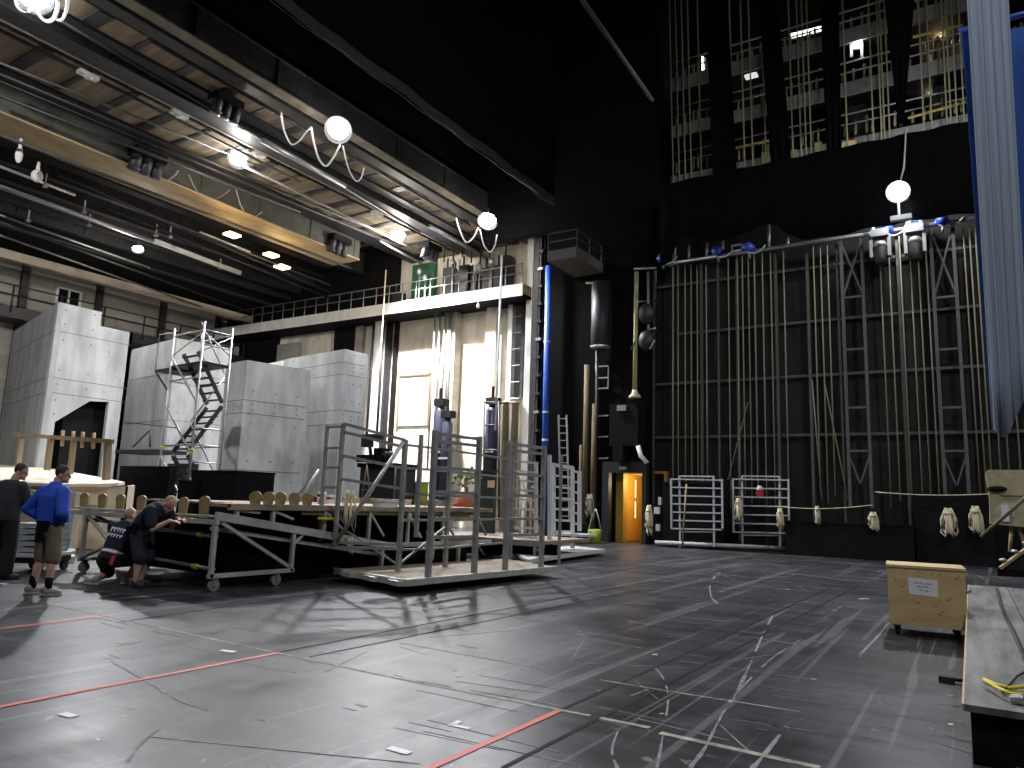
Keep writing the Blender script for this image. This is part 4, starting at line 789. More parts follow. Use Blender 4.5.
# ================================================================ THINGS: roof gear, gallery gear, clutter, floor marks
FLOODS = []
def flood(px, py, z, r, lab, tgt, nm='flood_lamp'):
    q = F(px,py,z); ax = (V(tgt)-q).normalized(); t = thing(nm, lab, 'lamp', q)
    MB().lathe(q-ax*r*.9, [(r*.35,0),(r*.6,r*.25),(r*1.06,r*.9),(r,r*.86),(r*.5,r*.4)], 20, 0, ax).build('reflector', M['steeldark'], t, True)
    MB().lathe(q-ax*r*.28, [(r*.93,0),(r*.93,.02)], 24, 0, ax).build('glass', M['lampglow'], t)
    MB().tube([q-ax*r*.6, q-ax*r*.6+Zd*(r*1.1)], .04, 6).build('yoke', M['steel'], t, True)
    FLOODS.append((q+ax*(r*.2), ax)); return t
tg = V((-10,10,0)); tgw = V((-26,24,4))
flood(338,130,13.9,.46,'brightest round flood lamp on the roof edge beam, with white cable loops',(-9,6,0))
flood(487,222,13.3,.42,'round flood lamp at the far end of the roof edge beam over the white gallery',(-16,18,2))
flood(238,160,14.3,.40,'oval flood lamp under the roof planks above the ochre girder',(-17,10,0))
flood(398,237,14.3,.40,'flood lamp under the roof near the end of the ochre girder',(-22,24,2))
flood(138,250,12.7,.27,'small flood lamp deep in the dark roof over the scaffold',(-30,18,3))
flood(34,-2,14.2,.46,'flood lamp at the picture corner tangled in white cable loops',(-12,6,0))
# hanging lamp over the moving heads
qh = A(898,192,25.2); t = thing('hanging_flood_lamp','bright hanging flood lamp above the two moving-head lamps','lamp',qh)
ax = (V((-1,9,0))-qh).normalized(); MB().lathe(qh-ax*.45,[(.14,0),(.24,.12),(.37,.45),(.35,.43),(.16,.2)],20,0,ax).build('reflector', M['steeldark'], t, True); MB().lathe(qh-ax*.08,[(.33,0),(.33,.02)],24,0,ax).build('glass', M['lampglow'], t)
MB().tube([qh-ax*.3,A(904,168,25.2),A(906,128,25.3)],.03,6).build('cord', M['cable'], t, True); MB().box((qh.x-.25,25.1,qh.z-.95),(qh.x+.35,25.3,qh.z-.8)).tube([(qh.x,25.2,qh.z-.3),(qh.x,25.2,qh.z-.9)],.04,6).build('bracket', M['alu'], t)
FLOODS.append((qh+ax*.1, ax))
def ztube(P, z, r, m, lab, cat='cable', nm='cable', grp=None): return tag(MB().tube(smooth([F(x,y,z) for x,y in P]) if len(P) > 2 else [F(x,y,z) for x,y in P],r,8).build(nm, M[m], None, True), lab, cat, grp)
ztube([(281,112),(284,130),(291,144),(299,141),(306,132),(311,127)],14.0,.03,'cable','white cable loop first before the brightest roof lamp')
ztube([(311,127),(314,143),(319,159),(326,166),(333,158),(340,145)],14.0,.04,'cable','white cable loop hanging directly below the brightest roof lamp')
ztube([(343,146),(346,160),(350,172),(356,181),(361,178),(364,168)],14.0,.03,'cable','white cable loop just past the brightest roof lamp')
ztube([(456,218),(460,231),(466,242),(473,238),(478,228)],13.2,.035,'cable','white cable loop below the far end roof lamp')
ztube([(480,230),(484,245),(490,252),(495,245),(497,235)],13.2,.03,'cable','white cable loop beside the far end roof lamp on its far side')
ztube([(14,-5),(17,6),(24,11),(32,9),(33,-5)],14.0,.04,'cable','white cable loop first beside the corner lamp'); ztube([(36,-5),(38,12),(46,21),(54,18),(58,5),(56,-5)],14.0,.05,'cable','large white cable loop under the corner lamp'); ztube([(54,18),(61,20),(66,12),(68,-3)],14.0,.04,'cable','white cable loop last beside the corner lamp')
ztube([(155,178),(165,181),(174,176),(178,171)],13.7,.03,'cable','white cable end beside the black lamp cluster on the girder'); ztube([(189,175),(196,190),(207,202),(218,198),(230,190)],13.7,.028,'greypaint','grey cable loop against the girder side'); ztube([(236,190),(242,208),(252,218),(262,212)],13.7,.028,'greypaint','grey cable loop further along the girder side')
for (a,b,z,r,m,lab) in (((262,140),(345,186),14.0,.11,'alu','bright tube under the roof below the white cable loops'),((-40,47),(262,167),14.1,.04,'wallsteel','thin steel roof pipe running beside the girder'),((244,166),(420,252),14.0,.05,'alu','bright steel roof pipe passing the oval flood lamp'),((430,226),(487,258),14.0,.10,'alu','bright tube under the roof near the white gallery'),((380,241),(422,264),14.0,.06,'alu','bright tube past the end of the ochre girder'),
  ((-30,176),(160,244),12.8,.10,'alu','bright pipe crossing the dark roof bay, lowest of the pale pipes'),((-30,155),(75,195),12.9,.06,'alu','pale pipe in the dark roof bay beside the ochre girder'),((155,241),(240,273),12.8,.13,'white','bright white trough in the dark roof bay over the scaffold'),((-20,208),(150,268),12.6,.05,'steel','dim pipe in the dark roof bay over the towers'),((-20,228),(210,310),12.4,.05,'steel','dim pipe nearest the long pale roof beam'),((200,232),(250,252),12.8,.05,'alu','short bright pipe by the white trough')):  # the trough is a plain white tube
    ztube([a,b],z,r,m,lab,'pipe','roof_pipe')
for (a,b,z) in (((60,176),(330,292),12.9),((100,205),(330,298),12.8),((150,215),(330,285),12.9),((0,222),(250,312),12.4),((0,135),(350,268),13.0),((-10,77),(400,247),14.2),((-10,70),(400,241),14.25),((-10,92),(300,212),13.8),((60,20),(420,232),14.3),((0,30),(300,182),14.4),((150,40),(470,225),14.3)):
    ztube([a,b],z,.06,'steeldark','dark pipe running along the side stage roof','pipe','roof_pipe','dark roof pipes')
for px,py in ((88,77),(179,116),(258,155),(377,215)): q = F(px,py,14.0); tag(MB().box((q.x-.12,q.y-.3,q.z),(q.x+.12,q.y+.3,q.z+.12)).lathe(q,[(.1,-.05),(.14,0)],10).build('ceiling_fitting', M['white']),'small pale fitting under the roof beam','fitting','pale fittings under the roof beam')
q = F(37,176,12.8); tag(MB().ell(q,(.2,.2,.24)).lathe(q+Zd*.15,[(.08,0),(.05,.4)],8).build('bare_lamp', M['white'], None, True),'small white unlit lamp hanging in the dark roof bay','lamp')
q = F(19,155,12.8); tag(MB().ell(q,(.12,.12,.3)).lathe(q+Zd*.2,[(.06,0),(.05,.4)],8).build('bare_lamp', M['white'], None, True),'tiny white fitting near the corner of the dark roof bay','lamp')
for px,py in ((45,186),(28,221),(84,212),(156,235),(170,237),(220,268),(89,225)): q = F(px,py,12.7); tag(MB().tube([q,q+Zd*.5],.04,6).box((q.x-.08,q.y-.08,q.z-.05),(q.x+.08,q.y+.08,q.z+.05)).build('hanger_hook', M['alu']),'small bright hook hanging from a roof pipe','hook','hooks on the roof pipes')
for px,py,w in ((282,268,.3),(271,256,.25),(232,236,.25)): q = F(px,py,12.8); tag(MB().box((q.x-w,q.y-.3,q.z),(q.x+w,q.y+.3,q.z+.1)).box((q.x-w+.05,q.y-.25,q.z-.02),(q.x+w-.05,q.y+.25,q.z)).build('warm_lamp', M['warmglow']),'small warm lamp in the dark roof bay by the girder end','lamp','warm lamps by the girder end')
tag(MB().tube([F(578,-6,13.0),F(652,100,13.0)],.07,6).build('high_pipe', mat('grey_hem2',(.03,.03,.032),.8), None, True),'dim pipe high against the black wall over the stage','pipe')
# dark lamp clusters under the roof
def cluster(px, py, z, lab, s=.5):
    q = F(px,py,z); t = thing('stage_lamp_cluster', lab, 'lamps', q); MB().box((q.x-s*.6,q.y-s,q.z),(q.x+s*.6,q.y+s,q.z+s*.5)).build('bracket', M['black'], t)
    for k in (-1,0,1): MB().lathe(q+V((.1,k*s*.7,0)),[(s*.22,.1),(s*.34,-.1),(s*.36,-s),(s*.30,-s*1.02)],14,0,(.2,.1,1)).build('lamp_head', M['steeldark'], t, True)
    MB().ell(q+V((.15,-s*.7,-s*.95)),(s*.24,s*.24,.03)).build('lens', M['lens'], t, True)
cluster(147,160,14.0,'cluster of black stage lamps beside the ochre girder',.62); cluster(338,243,14.0,'cluster of black stage lamps at the end of the ochre girder',.6); cluster(226,105,14.2,'dark blue-black lamp hanging near the oval flood lamp',.5); cluster(430,250,13.9,'cluster of black lamps above the green gallery door',.55); cluster(505,268,13.7,'dark lamp near the gallery end on the back wall',.4)
# grey masking border on the stage side of the opening
zb = 12.0; a, b = F(271,0,zb), F(551,206,zb); x = (a.x+b.x)/2; y0, y1 = a.y-5, b.y
rows = []
for z in (zb, zb+4, zb+9): rows.append([(x+.03*math.sin(i*1.7), y0+(y1-y0)*i/30, z) for i in range(31)])
t = thing('black_masking_cloth','long black masking cloth high over the stage with a grey lower edge','masking cloth',(x,y0,zb)); MB().sheet(rows,.04).build('cloth', M['blackcloth'], t, True)
rows = [[(x+.1+.03*math.sin(i*1.7), y0+(y1-y0)*i/30, z+.02*math.sin(i*.9)) for i in range(31)] for z in (zb-.02, zb+.13, zb+.27)]; MB().sheet(rows,.03).build('grey_hem', mat('grey_hem',(.022,.024,.026),.9,var=.3,scale=3), t, True)
# ---------------------------------------------------------------- back gallery railing and gear
zg = gz1; t = thing('gallery_guard_rail','grey guard rail along the white gallery on the back wall','railing',(-25,YG,zg))
for zz in (.55,1.0): MB().tube([(-41.5,YG+.03,zg+zz),(gx1-.05,YG+.03,zg+zz)],.03,6).build('rail', M['steel'], t, True)
for k in range(22): x = gx1-.1-k*.95; MB().tube([(x,YG+.03,gz0),(x,YG+.03,zg+1.0)],.03,6).build('post', M['steel'], t, True)
a, b = A(412,299,30.8), A(436,262,30.8); tag(MB().box((a.x,30.7,a.z),(b.x,30.95,b.z)).box((a.x+.15,30.68,a.z+.1),(b.x-.15,30.7,b.z-.15)).build('green_door', M['greendoor']),'dark green door panel on the white back wall gallery','door')
rnd = random.Random(11)
GK = [(397,262,8,'dark grey case',1.2),(447,258,9,'tall dark rack',2.2),(455,262,8,'dark lamp rack',2.0),(463,262,9,'dark equipment rack',2.1),(472,268,9,'dark case with knobs',1.6),(486,262,8,'dark upright unit',1.9),(498,262,9,'dark upright unit by the rail',1.8),(505,258,7,'dark unit at the gallery end',2.3)]
for k,(px,py,w,nm_,h) in enumerate(GK):
    Yk = 29.9+.2*(k%3); a, b = A(px-w/2,280,Yk), A(px+w/2,280,Yk); mb = MB().box((a.x,Yk,zg-.4),(b.x,Yk+.5,zg-.4+h)); mb.box((a.x+.06,Yk-.03,zg-.2),(b.x-.06,Yk,zg+h*.3)); mb.tube([((a.x+b.x)/2,Yk,zg+h-.45),((a.x+b.x)/2,Yk,zg+h+.1)],.05,6)
    tag(mb.build('equipment_rack', M['steeldark']), nm_+[' on the white gallery, nearer the ochre girder than the green door',' on the white gallery just past the green door',' on the white gallery, second past the green door',' on the white gallery, third past the green door',' on the white gallery, fourth past the green door',' on the white gallery, fifth past the green door',' of the white gallery, second from its end',' of the white gallery'][k], 'equipment')
for k,(px,h) in enumerate(((419,1.6),(425,1.2),(452,1.8),(479,1.3),(491,1.5))):
    a = A(px,290,29.6); mb = MB().tube([(a.x,29.6,gz0+.1),(a.x,29.6,zg+h)],.05,6).ell((a.x,29.55,zg+h),(.16,.14,.2)); tag(mb.build('stand', M['alu'], None, True),'slim pale stand on the white back wall gallery','stand','pale stands on the back gallery')
for k in range(7): # hanging cables and hooks under the roof above the gallery
    px = 436+k*9; a = A(px,235,29.5); tag(MB().tube([(a.x,29.5,15.3),(a.x+.05,29.5,a.z),(a.x+.02,29.5,a.z-1.2-.3*(k%3))],.04,6).build('hanging_cable', M['rubber'], None, True),'dark cable hanging from the roof over the back gallery','cable','dark cables over the back gallery')
# far wall gallery rail
t = thing('far_guard_rail','dark guard rail along the far side wall above the towers','railing',(-40.4,10,AX(60,317,-40.4).z)); zf = AX(60,317,-40.4).z
for zz in (.6,1.1): MB().tube([(-40.4,-5,zf+zz),(-40.4,30.5,zf+zz)],.04,6).build('rail', M['steeldark'], t, True)
for k in range(16): MB().tube([(-40.4,-4+k*2.3,zf-.3),(-40.4,-4+k*2.3,zf+1.1)],.05,6).build('post', M['steeldark'], t, True)
# ---------------------------------------------------------------- pipes and tanks on the back wall
def vpipe(px,y0,y1,Y,r,m,lab,cat='pipe',grp=None,nm='wall_pipe'):
    a, b = A(px,y0,Y), A(px,y1,Y); return tag(MB().tube([(a.x,Y,a.z),(a.x,Y,b.z)],r,8).build(nm, M[m], None, True), lab, cat, grp)
for px in (374,384): vpipe(px,322,435,30.2,.07,'steeldark','dark vertical pipe clipped to the white pier beside the bright hatch',grp='pipes beside the bright hatch')
for px in (436,441,446,450,452): vpipe(px,300,470,30.33,.05,'steel','grey vertical pipe in the bundle between the two bright wall bays',grp='pipes between the bright bays')
vpipe(386,270,395,28.7,.035,'ropepale','pale rope hanging from the white gallery before the dark pier','rope',nm='gallery_rope'); vpipe(502,255,430,28.6,.05,'cable','long pale cable hanging past the gallery end','cable',nm='gallery_cable'); vpipe(501,335,470,30.3,.04,'cable','pale cable beside the black tank','cable',nm='wall_cable')
q = A(478,306,28.7); tag(MB().lathe(q,[(.07,-.1),(.09,0),(.05,.12)],10).tube([q,q+Zd*.4],.02,6).build('pendant_lamp', M['white'], None, True),'tiny white pendant under the white gallery','lamp')
def tank(px,y0,y1,r,Y,lab):
    a, b = A(px,y0,Y), A(px,y1,Y); t = thing('gas_tank',lab,'tank',(a.x,Y,0)); MB().lathe((a.x,Y,b.z),[(r,0),(r,a.z-b.z-.3),(r*.6,a.z-b.z-.05),(r*.3,a.z-b.z)],16).build('body', M['navytank'], t, True); MB().box((a.x-.25,Y-.3,a.z),(a.x+.35,Y+.2,a.z+.35)).tube([(a.x+.1,Y-.2,a.z+.1),(a.x+.1,Y-.2,a.z+.9)],.08).build('valve', M['black'], t)
    MB().box((a.x-r,Y-r-.02,(a.z+b.z)/2-.05),(a.x+r,Y-r+.04,(a.z+b.z)/2+.05)).build('strap', M['steel'], t)
tank(441,406,500,.35,29.9,'dark navy tank between the two bright wall bays'); tank(448,418,500,.28,29.6,'slimmer navy tank close in front of the pipe bundle'); tank(493,405,500,.33,29.9,'dark navy tank inside the black pipe cage')
t = thing('tank_cage','black pipe cage around a navy tank on the back wall','frame',A(490,500,29.6))
for a,b in (((484,402),(484,520)),((499,402),(499,520)),((484,402),(508,403)),((484,425),(499,425)),((484,450),(499,450))): MB().tube([A(*a,29.4),A(*b,29.4)],.05,6).build('tube', M['steeldark'], t, True)
for px,lab in ((506.5,'tan round column under the black mesh panel, nearer the tank'),(515.5,'tan round column under the black mesh panel, nearer the blue pole')): a, b = A(px,402,29.9), A(px,500,29.9); tag(MB().lathe((a.x,29.9,0),[(.17,0),(.17,a.z-.1),(.24,a.z-.08),(.24,a.z)],14).build('tan_column', mat('tan_column',(.42,.36,.22),.7,var=.15,scale=3), None, True), lab, 'column')
t = thing('mesh_panel','dark mesh panel between two white piers on the back wall','panel',A(516,360,30.3)); a, b = A(510.5,399,30.4), A(522.5,300,30.4)
for k in range(11): x = a.x+(b.x-a.x)*k/10; MB().tube([(x,30.35,a.z),(x,30.35,b.z)],.015,5).build('wire', M['steeldark'], t)
for k in range(7): z = a.z+(b.z-a.z)*k/6; MB().tube([(a.x,30.35,z),(b.x,30.35,z)],.03,5).build('cross_bar', M['steel'], t)
t = thing('column_clamps','dark clamped rail column beside the blue pole','column',A(536,400,28)); a = A(535.5,520,27.9)
MB().box((a.x-.14,27.85,0),(a.x-.06,28,14)).build('rail', M['steeldark'], t)
for k in range(14): z = 2+k*.82; MB().box((a.x-.18,27.75,z),(a.x+.08,27.9,z+.12)).build('clamp', M['steeldark'] if k%4 else M['steel'], t)
# ---------------------------------------------------------------- clutter on the far side of the wagons
def place(px, py, Y): return A(px,py,Y)
Yd = 15.6
t = thing('control_desk','black control desk with monitor arm behind the cart railings','desk',A(378,500,Yd)); a, b = A(360,478,Yd), A(393,500,Yd)
MB().box((a.x,Yd,0),(b.x,Yd+.9,a.z+.3)).build('cabinet', M['deskgrey'], t); MB().box((a.x-.05,Yd-.1,a.z+.3),(b.x+.1,Yd+1,a.z+.42)).build('desk_top', M['black'], t)
MB().tube([A(371,456,Yd),A(369,440,Yd),A(372,436,Yd)],.05).build('arm', M['steeldark'], t, True); c = A(373,437,Yd); MB().cbox((c.x,Yd,c.z),(.75,.12,.16)).cbox((c.x-.2,Yd,c.z-.16),(.3,.2,.25)).build('lamp_head', M['steeldark'], t)
MB().cbox((c.x+.1,Yd,c.z-.62),(.9,.5,.2)).cbox((c.x+.35,Yd,c.z-.45),(.3,.3,.25)).build('mixer', M['black'], t)
for px in (384,391): c = A(px,456,Yd); MB().ell((c.x,Yd,c.z),(.14,.12,.14)).build('knob', M['steeldark'], t, True)
t = thing('trestle','thin steel trestle standing against the black control desk','trestle',A(366,500,Yd-.4))
for a,b in (((367,465),(361,506)),((367,465),(371,506)),((362,490),(374,490)),((396,466),(393,508))): MB().tube([A(*a,Yd-.4),A(*b,Yd-.4)],.02,6).build('leg', M['wood'], t, True)
a, b = A(387,470,16.8), A(399,512,16.8); tag(MB().lathe(((a.x+b.x)/2,17.1,0),[(.22,0),(.24,a.z*.5),(.2,a.z),(.12,a.z+.03)],14).build('wrapped_column', mat('pink_grey',(.45,.38,.34),.8,var=.35,scale=3), None, True),'pinkish wrapped column beside the yellow-green bin','column')
t = thing('wheeled_bin','yellow-green bin with pale rim behind the railings','bin',A(410,510,16.5)); a, b = A(404.5,483,16.5), A(416,512,16.5); MB().box((a.x,16.5,.06),(b.x,17.0,a.z)).build('body', M['yellowgreen'], t); MB().box((a.x-.03,16.47,a.z),(b.x+.03,17.03,a.z+.06)).build('rim', M['palewood'], t)
mk = [('cardboard_box',394,500,508,13.6,12,'beige','beige box on the upper deck under the silver brace'),('timber_block',370,503,510,13.2,20,'woodgold','yellow timber block on the upper deck beside the pale box'),('red_crate',315.5,501,507,12.8,6,'red','small red crate on the upper deck beside the pegs'),('pale_box',306,502,507.5,13.0,8,'ply','small pale box on the upper deck just beside the red crate'),('pale_box',348,505,510,13.4,12,'ply','long pale box on the upper deck between rope coil and timber block'),('white_tray',377,511,515,9.6,9,'white','white tray on the upper deck below the timber block'),('timber_block',422,508,512,13.8,10,'woodgold','small yellow block on the upper deck behind the tall railing posts')]
for nm,px,y0,y1,Y,w,m,lab in mk:
    a, b = A(px-w/2,y0,Y), A(px+w/2,y1,Y); mb = MB().box((a.x,Y,zu),(b.x,Y+.4,max(zu+.12,a.z))); mb.box((a.x-.015,Y-.015,max(zu+.12,a.z)-.03),(b.x+.015,Y+.415,max(zu+.12,a.z)+.01)); tag(mb.build(nm, M[m]), lab, 'box' if 'b' in nm else 'tray')
t = thing('white_pump','white stubby tool with a crossbar on the upper deck','tool',A(326,505,10.6)); a = A(326,506,10.6); MB().cbox((a.x,10.6,zu+.16),(.36,.16,.05)).cbox((a.x-.14,10.6,zu+.12),(.08,.16,.24)).cbox((a.x+.02,10.6,zu+.05),(.3,.16,.08)).build('body', M['white'], t)
tag(MB().tube([AX(300,500,-10.6),AX(319,470,-10.6)],.03,8).build('hand_rail', M['alu'], None, True),'grey sloping handrail beside the gap between the concrete-look towers','handrail')
tag(MB().bar(A(294,499,12.5),A(319,471,12.5),.04).build('hand_rail', M['alu']),'second grey sloping handrail running beside the first one','handrail')
a, b = A(317,512,9.5), A(345,518,9.5)
tag(MB().tube([AX(318,518.5,X1+.08),AX(336,519,X1+.08)],.025,8).build('yellow_bar', M['yellow'], None, True),'short yellow bar under the upper deck edge','bar')
# plant and red tub
q = A(466,511,15.0); t = thing('potted_plant','green plant in an orange-red tub behind the railings','plant',(q.x,15,q.z)); zq = A(466,493,15).z
MB().lathe((q.x,15,q.z-.2),[(.22,0),(.27,zq-q.z+.2),(.24,zq-q.z+.2),(.2,.3)],14).build('tub', mat('terracotta',(.40,.14,.05),.7,var=.3,scale=6), t, True)
MB().tube([(q.x,15,zq-.05),(q.x-.05,15,zq+.3)],.05,6).build('stem', M['wood'], t, True)
rnd = random.Random(5); mb = MB()
for k in range(90):
    th, ph = rnd.uniform(0,2*PI), rnd.uniform(-.5,1.2); r = .34*rnd.uniform(.5,1); p = V((q.x+r*math.cos(th)*math.cos(ph), 15+r*math.sin(th)*math.cos(ph), zq+.3+r*.9*math.sin(ph)))
    d1 = V((rnd.uniform(-1,1),rnd.uniform(-1,1),rnd.uniform(-.5,1))).normalized()*.13; d2 = d1.orthogonal().normalized()*.05; mb.face(mb.pts([p,p+d1*.5+d2,p+d1,p+d1*.5-d2]), rnd.choice((0,0,1)))
mb.build('leaves', [M['green'], mat('leaf_pale',(.35,.36,.20),.7)], t)
a, b = A(449,503,14.6), A(459,512,14.6); tag(MB().lathe(((a.x+b.x)/2,14.8,b.z),[(.14,0),(.2,a.z-b.z),(.17,a.z-b.z),(.12,.04)],14).build('red_tub', M['red'], None, True),'small red tub beside the potted plant','tub')
a, b = A(446,512,14.2), A(470,518,14.2); tag(MB().box((a.x,14.2,b.z),(b.x,14.6,a.z)).box((a.x+.05,14.18,b.z+.05),(b.x-.05,14.2,a.z-.05)).build('yellow_tray', M['yellow']),'low yellow tray in front of the potted plant','tray')
# plywood stage sections parked behind the cart
t = thing('parked_wagon','low parked wagon with boards and steel legs behind the railing cart','stage wagon',A(470,530,15.6))
a, b = A(420,522,15.6), A(545,527,15.6); MB().box((a.x,15.6,.44),(b.x,18,.52)).build('deck', M['deckwood'], t); MB().box((a.x,15.55,.38),(b.x,15.62,.52)).build('edge', M['steel'], t)
for k in range(5): x = a.x+(b.x-a.x)*(k+.1)/4.4; MB().bar((x,15.6,.0),(x,15.6,.4),.06).build('leg', M['steel'], t); MB().bar((x,15.6,.38),(x+.3,15.6,.08),.04).build('brace', M['steel'], t)
mb = MB().box((a.x,16.2,.05),(b.x,16.25,.42)); mb.build('under_deck_dark', M['blackcloth'], t)
for px,py,lab in ((477,478,'small pale card taped on the dark post near the plant'),(489,484,'pale orange card on the dark flat beside the plant')): c = A(px+2,py,17.5); tag(MB().cbox((c.x,17.5,c.z),(.22 if px>480 else .12,.02,.2 if px>480 else .1)).cbox((c.x,17.51,c.z),(.24,.01,.03)).build('card', mat('orange_card',(.75,.50,.28),.7)), lab, 'card')
a, b = A(479,515,17.55), A(497,400,17.55); tag(MB().box((a.x,17.55,0),(b.x,17.7,A(488,470,17.55).z)).box((a.x-.02,17.53,A(488,470,17.55).z-.06),(b.x+.02,17.72,A(488,470,17.55).z)).build('dark_flat', M['charcoal']),'dark flat with an orange card standing behind the railing cart','flat')
tube_pts = [(500,470),(520,520)]
for k,(x0,y0,x1,y1) in enumerate(((518,470,541,535),(521,498,519,540),(526,500,524,540),(531,498,530,538))): tag(MB().tube([A(x0,y0,17.2),A(x1,y1,17.2)],.035,6).build('slim_pole', M['girder'], None, True), ['slanting slim pole crossing behind the railing cart','slim upright pole first of three behind the white cart rail','slim upright pole second of three behind the white cart rail','slim upright pole third of three behind the white cart rail'][k],'pole')
# ---------------------------------------------------------------- floor marks
def tape(p, q, w, m, lab): mb = MB(); strip(mb, F(*p), F(*q), w, .003); return tag(mb.build('floor_tape', M[m]), lab, 'tape')
tape((-60,719),(279,653),.055,'redtape','long red tape line across the floor below the men'); tape((-60,637),(107,616),.05,'redtape','red tape line nearest the men'); tape((420,773),(559,711),.05,'redtape','red tape line at the bottom middle of the floor')
for px,py,w,h,an,lab in ((68,715.5,.13,.06,.1,'white scrap on the floor below the red lines'),(228,651.5,.16,.06,.2,'white tape piece just above the long red line'),(399,751,.16,.06,.0,'white tape dash near the bottom edge of the floor'),(864,599,.22,.06,.9,'pale tape mark on the floor beside the crate'),(655,655,.05,.04,.3,'small pale tape mark on the open floor'),(951,725,.03,.05,.2,'tiny white scrap beside the stage platform'),(2,584,.2,.06,.2,'white tape scrap beside the man in black trousers')):
    q = F(px,py); tag(MB().cbox((q.x,q.y,.004),(w,h,.002),0,an).build('tape_mark', M['whitetape']), lab, 'tape mark')
q = F(459,727); tag(MB().cbox((q.x,q.y,.004),(.16,.04,.002),0,.1).cbox((q.x-.06,q.y+.05,.004),(.04,.1,.002),0,.1).build('corner_mark', M['whitetape']),'white L-shaped corner tape mark above the bottom red line','tape mark')
# ================================================================ PEOPLE
def remesh(mb, vox, name, mats, parent, smooth=True, mfun=None):
    me = bpy.data.meshes.new('tmp'); o0 = OFF[parent.name]
    me.from_pydata([p-o0 for p in mb.v], [], mb.f)
    bm = bmesh.new(); bm.from_mesh(me); bmesh.ops.recalc_face_normals(bm, faces=bm.faces); bm.to_mesh(me); bm.free()
    o = bpy.data.objects.new('tmp', me); C.objects.link(o)
    r = o.modifiers.new('r','REMESH'); r.mode = 'VOXEL'; r.voxel_size = vox; r.use_smooth_shade = True
    s = o.modifiers.new('s','SMOOTH'); s.factor = .5; s.iterations = 3
    dg = bpy.context.evaluated_depsgraph_get(); m2 = bpy.data.meshes.new_from_object(o.evaluated_get(dg))
    bpy.data.objects.remove(o); bpy.data.meshes.remove(me)
    m2.name = name; m2.materials.clear()
    for m in mats: m2.materials.append(m)
    for p in m2.polygons:
        p.use_smooth = True
        if mfun: p.material_index = mfun(p.center)
    ob = bpy.data.objects.new(name, m2); C.objects.link(ob); ob.parent = parent; OFF[ob.name] = o0; return ob
def limb(mb, P, R, n=12):                      # tapered, rounded tube through joints
    P = [V(p) for p in P]; pts, rad = [], []
    for i in range(len(P)-1):
        for k in range(5): u = k/5; pts.append(P[i].lerp(P[i+1],u)); rad.append(R[i]+(R[i+1]-R[i])*u)
    pts.append(P[-1]); rad.append(R[-1]); rings = []
    for i, p in enumerate(pts):
        t = (pts[min(i+1,len(pts)-1)]-pts[max(i-1,0)]).normalized(); u = t.orthogonal().normalized(); w = t.cross(u)
        if i: # keep the frame from twisting
            u = (pu-t*pu.dot(t)).normalized(); w = t.cross(u)
        pu = u; rings.append(mb.pts([p+(u*math.cos(2*PI*k/n)+w*math.sin(2*PI*k/n))*rad[i] for k in range(n)]))
    for a, b in zip(rings, rings[1:]):
        for k in range(n): mb.face([a[k],a[(k+1)%n],b[(k+1)%n],b[k]])
    mb.face(rings[0][::-1]); mb.face(rings[-1]); 
    for p, r in zip(P, R): mb.ell(p,(r,r,r),0,10,8)
def trunk(mb, secs, n=18):                     # secs: (centre, right axis, half width, front axis, half depth)
    rings = []
    for c, r, hw, f, hd in secs: rings.append(mb.pts([V(c)+V(r)*hw*math.cos(2*PI*k/n)+V(f)*hd*math.sin(2*PI*k/n) for k in range(n)]))
    for a, b in zip(rings, rings[1:]):
        for k in range(n): mb.face([a[k],a[(k+1)%n],b[(k+1)%n],b[k]])
    mb.face(rings[0][::-1]); mb.face(rings[-1])
def hand(mb, wrist, direc, palm_n, side, s=1.0, curl=.5):
    w = V(wrist); d = V(direc).normalized(); nrm = V(palm_n); nrm = (nrm-d*nrm.dot(d)).normalized(); sd = d.cross(nrm)*side
    mb.prism([w-sd*.035*s-nrm*.012,w+sd*.035*s-nrm*.012,w+sd*.042*s+d*.095*s-nrm*.012,w-sd*.042*s+d*.095*s-nrm*.012], nrm*.026)
    for k, ln in enumerate((.070,.078,.074,.058)):
        b = w+d*.09*s+sd*(-.033+.022*k)*s; m_ = b+d*ln*.55*s-nrm*(-.02*curl); e = m_+(d*(1-curl)+nrm*curl).normalized()*ln*.5*s
        limb(mb,[b,m_,e],[.0095,.009,.008],8)
    b = w+d*.03*s-sd*.036*s; limb(mb,[b,b+(d*.7-sd*.7).normalized()*.04*s,b+(d*.7-sd*.7).normalized()*.04*s+(d+nrm*.4).normalized()*.03*s],[.012,.011,.009],8)
def head(mb, c, face, up, s=1.0):
    f = V(face).normalized(); u = (V(up)-f*V(up).dot(f)).normalized(); r = f.cross(u); R = Matrix((r,f,u)).transposed(); c = V(c)
    mb.ell(c+u*.03*s,(.076*s,.095*s,.105*s),0,16,12,R); mb.ell(c-u*.055*s+f*.03*s,(.056*s,.066*s,.062*s),0,14,10,R)
    mb.ell(c+f*.098*s-u*.02*s,(.014*s,.022*s,.026*s),0,8,6,R); mb.ell(c+f*.085*s-u*.062*s,(.028*s,.014*s,.010*s),0,8,6,R); mb.ell(c+f*.078*s+u*.022*s,(.05*s,.02*s,.012*s),0,8,6,R); mb.ell(c+f*.078*s-u*.10*s,(.024*s,.02*s,.018*s),0,8,6,R)
    for sx in (-1,1): mb.ell(c+r*sx*.078*s-f*.005*s-u*.015*s,(.012*s,.022*s,.034*s),0,8,6,R)
    return r, f, u, R
def eyes(mb, c, r, f, u, R, s=1.0):
    for sx in (-1,1): mb.ell(c+r*sx*.031*s+f*.088*s+u*.003*s,(.013*s,.007*s,.007*s),0,8,6,R)
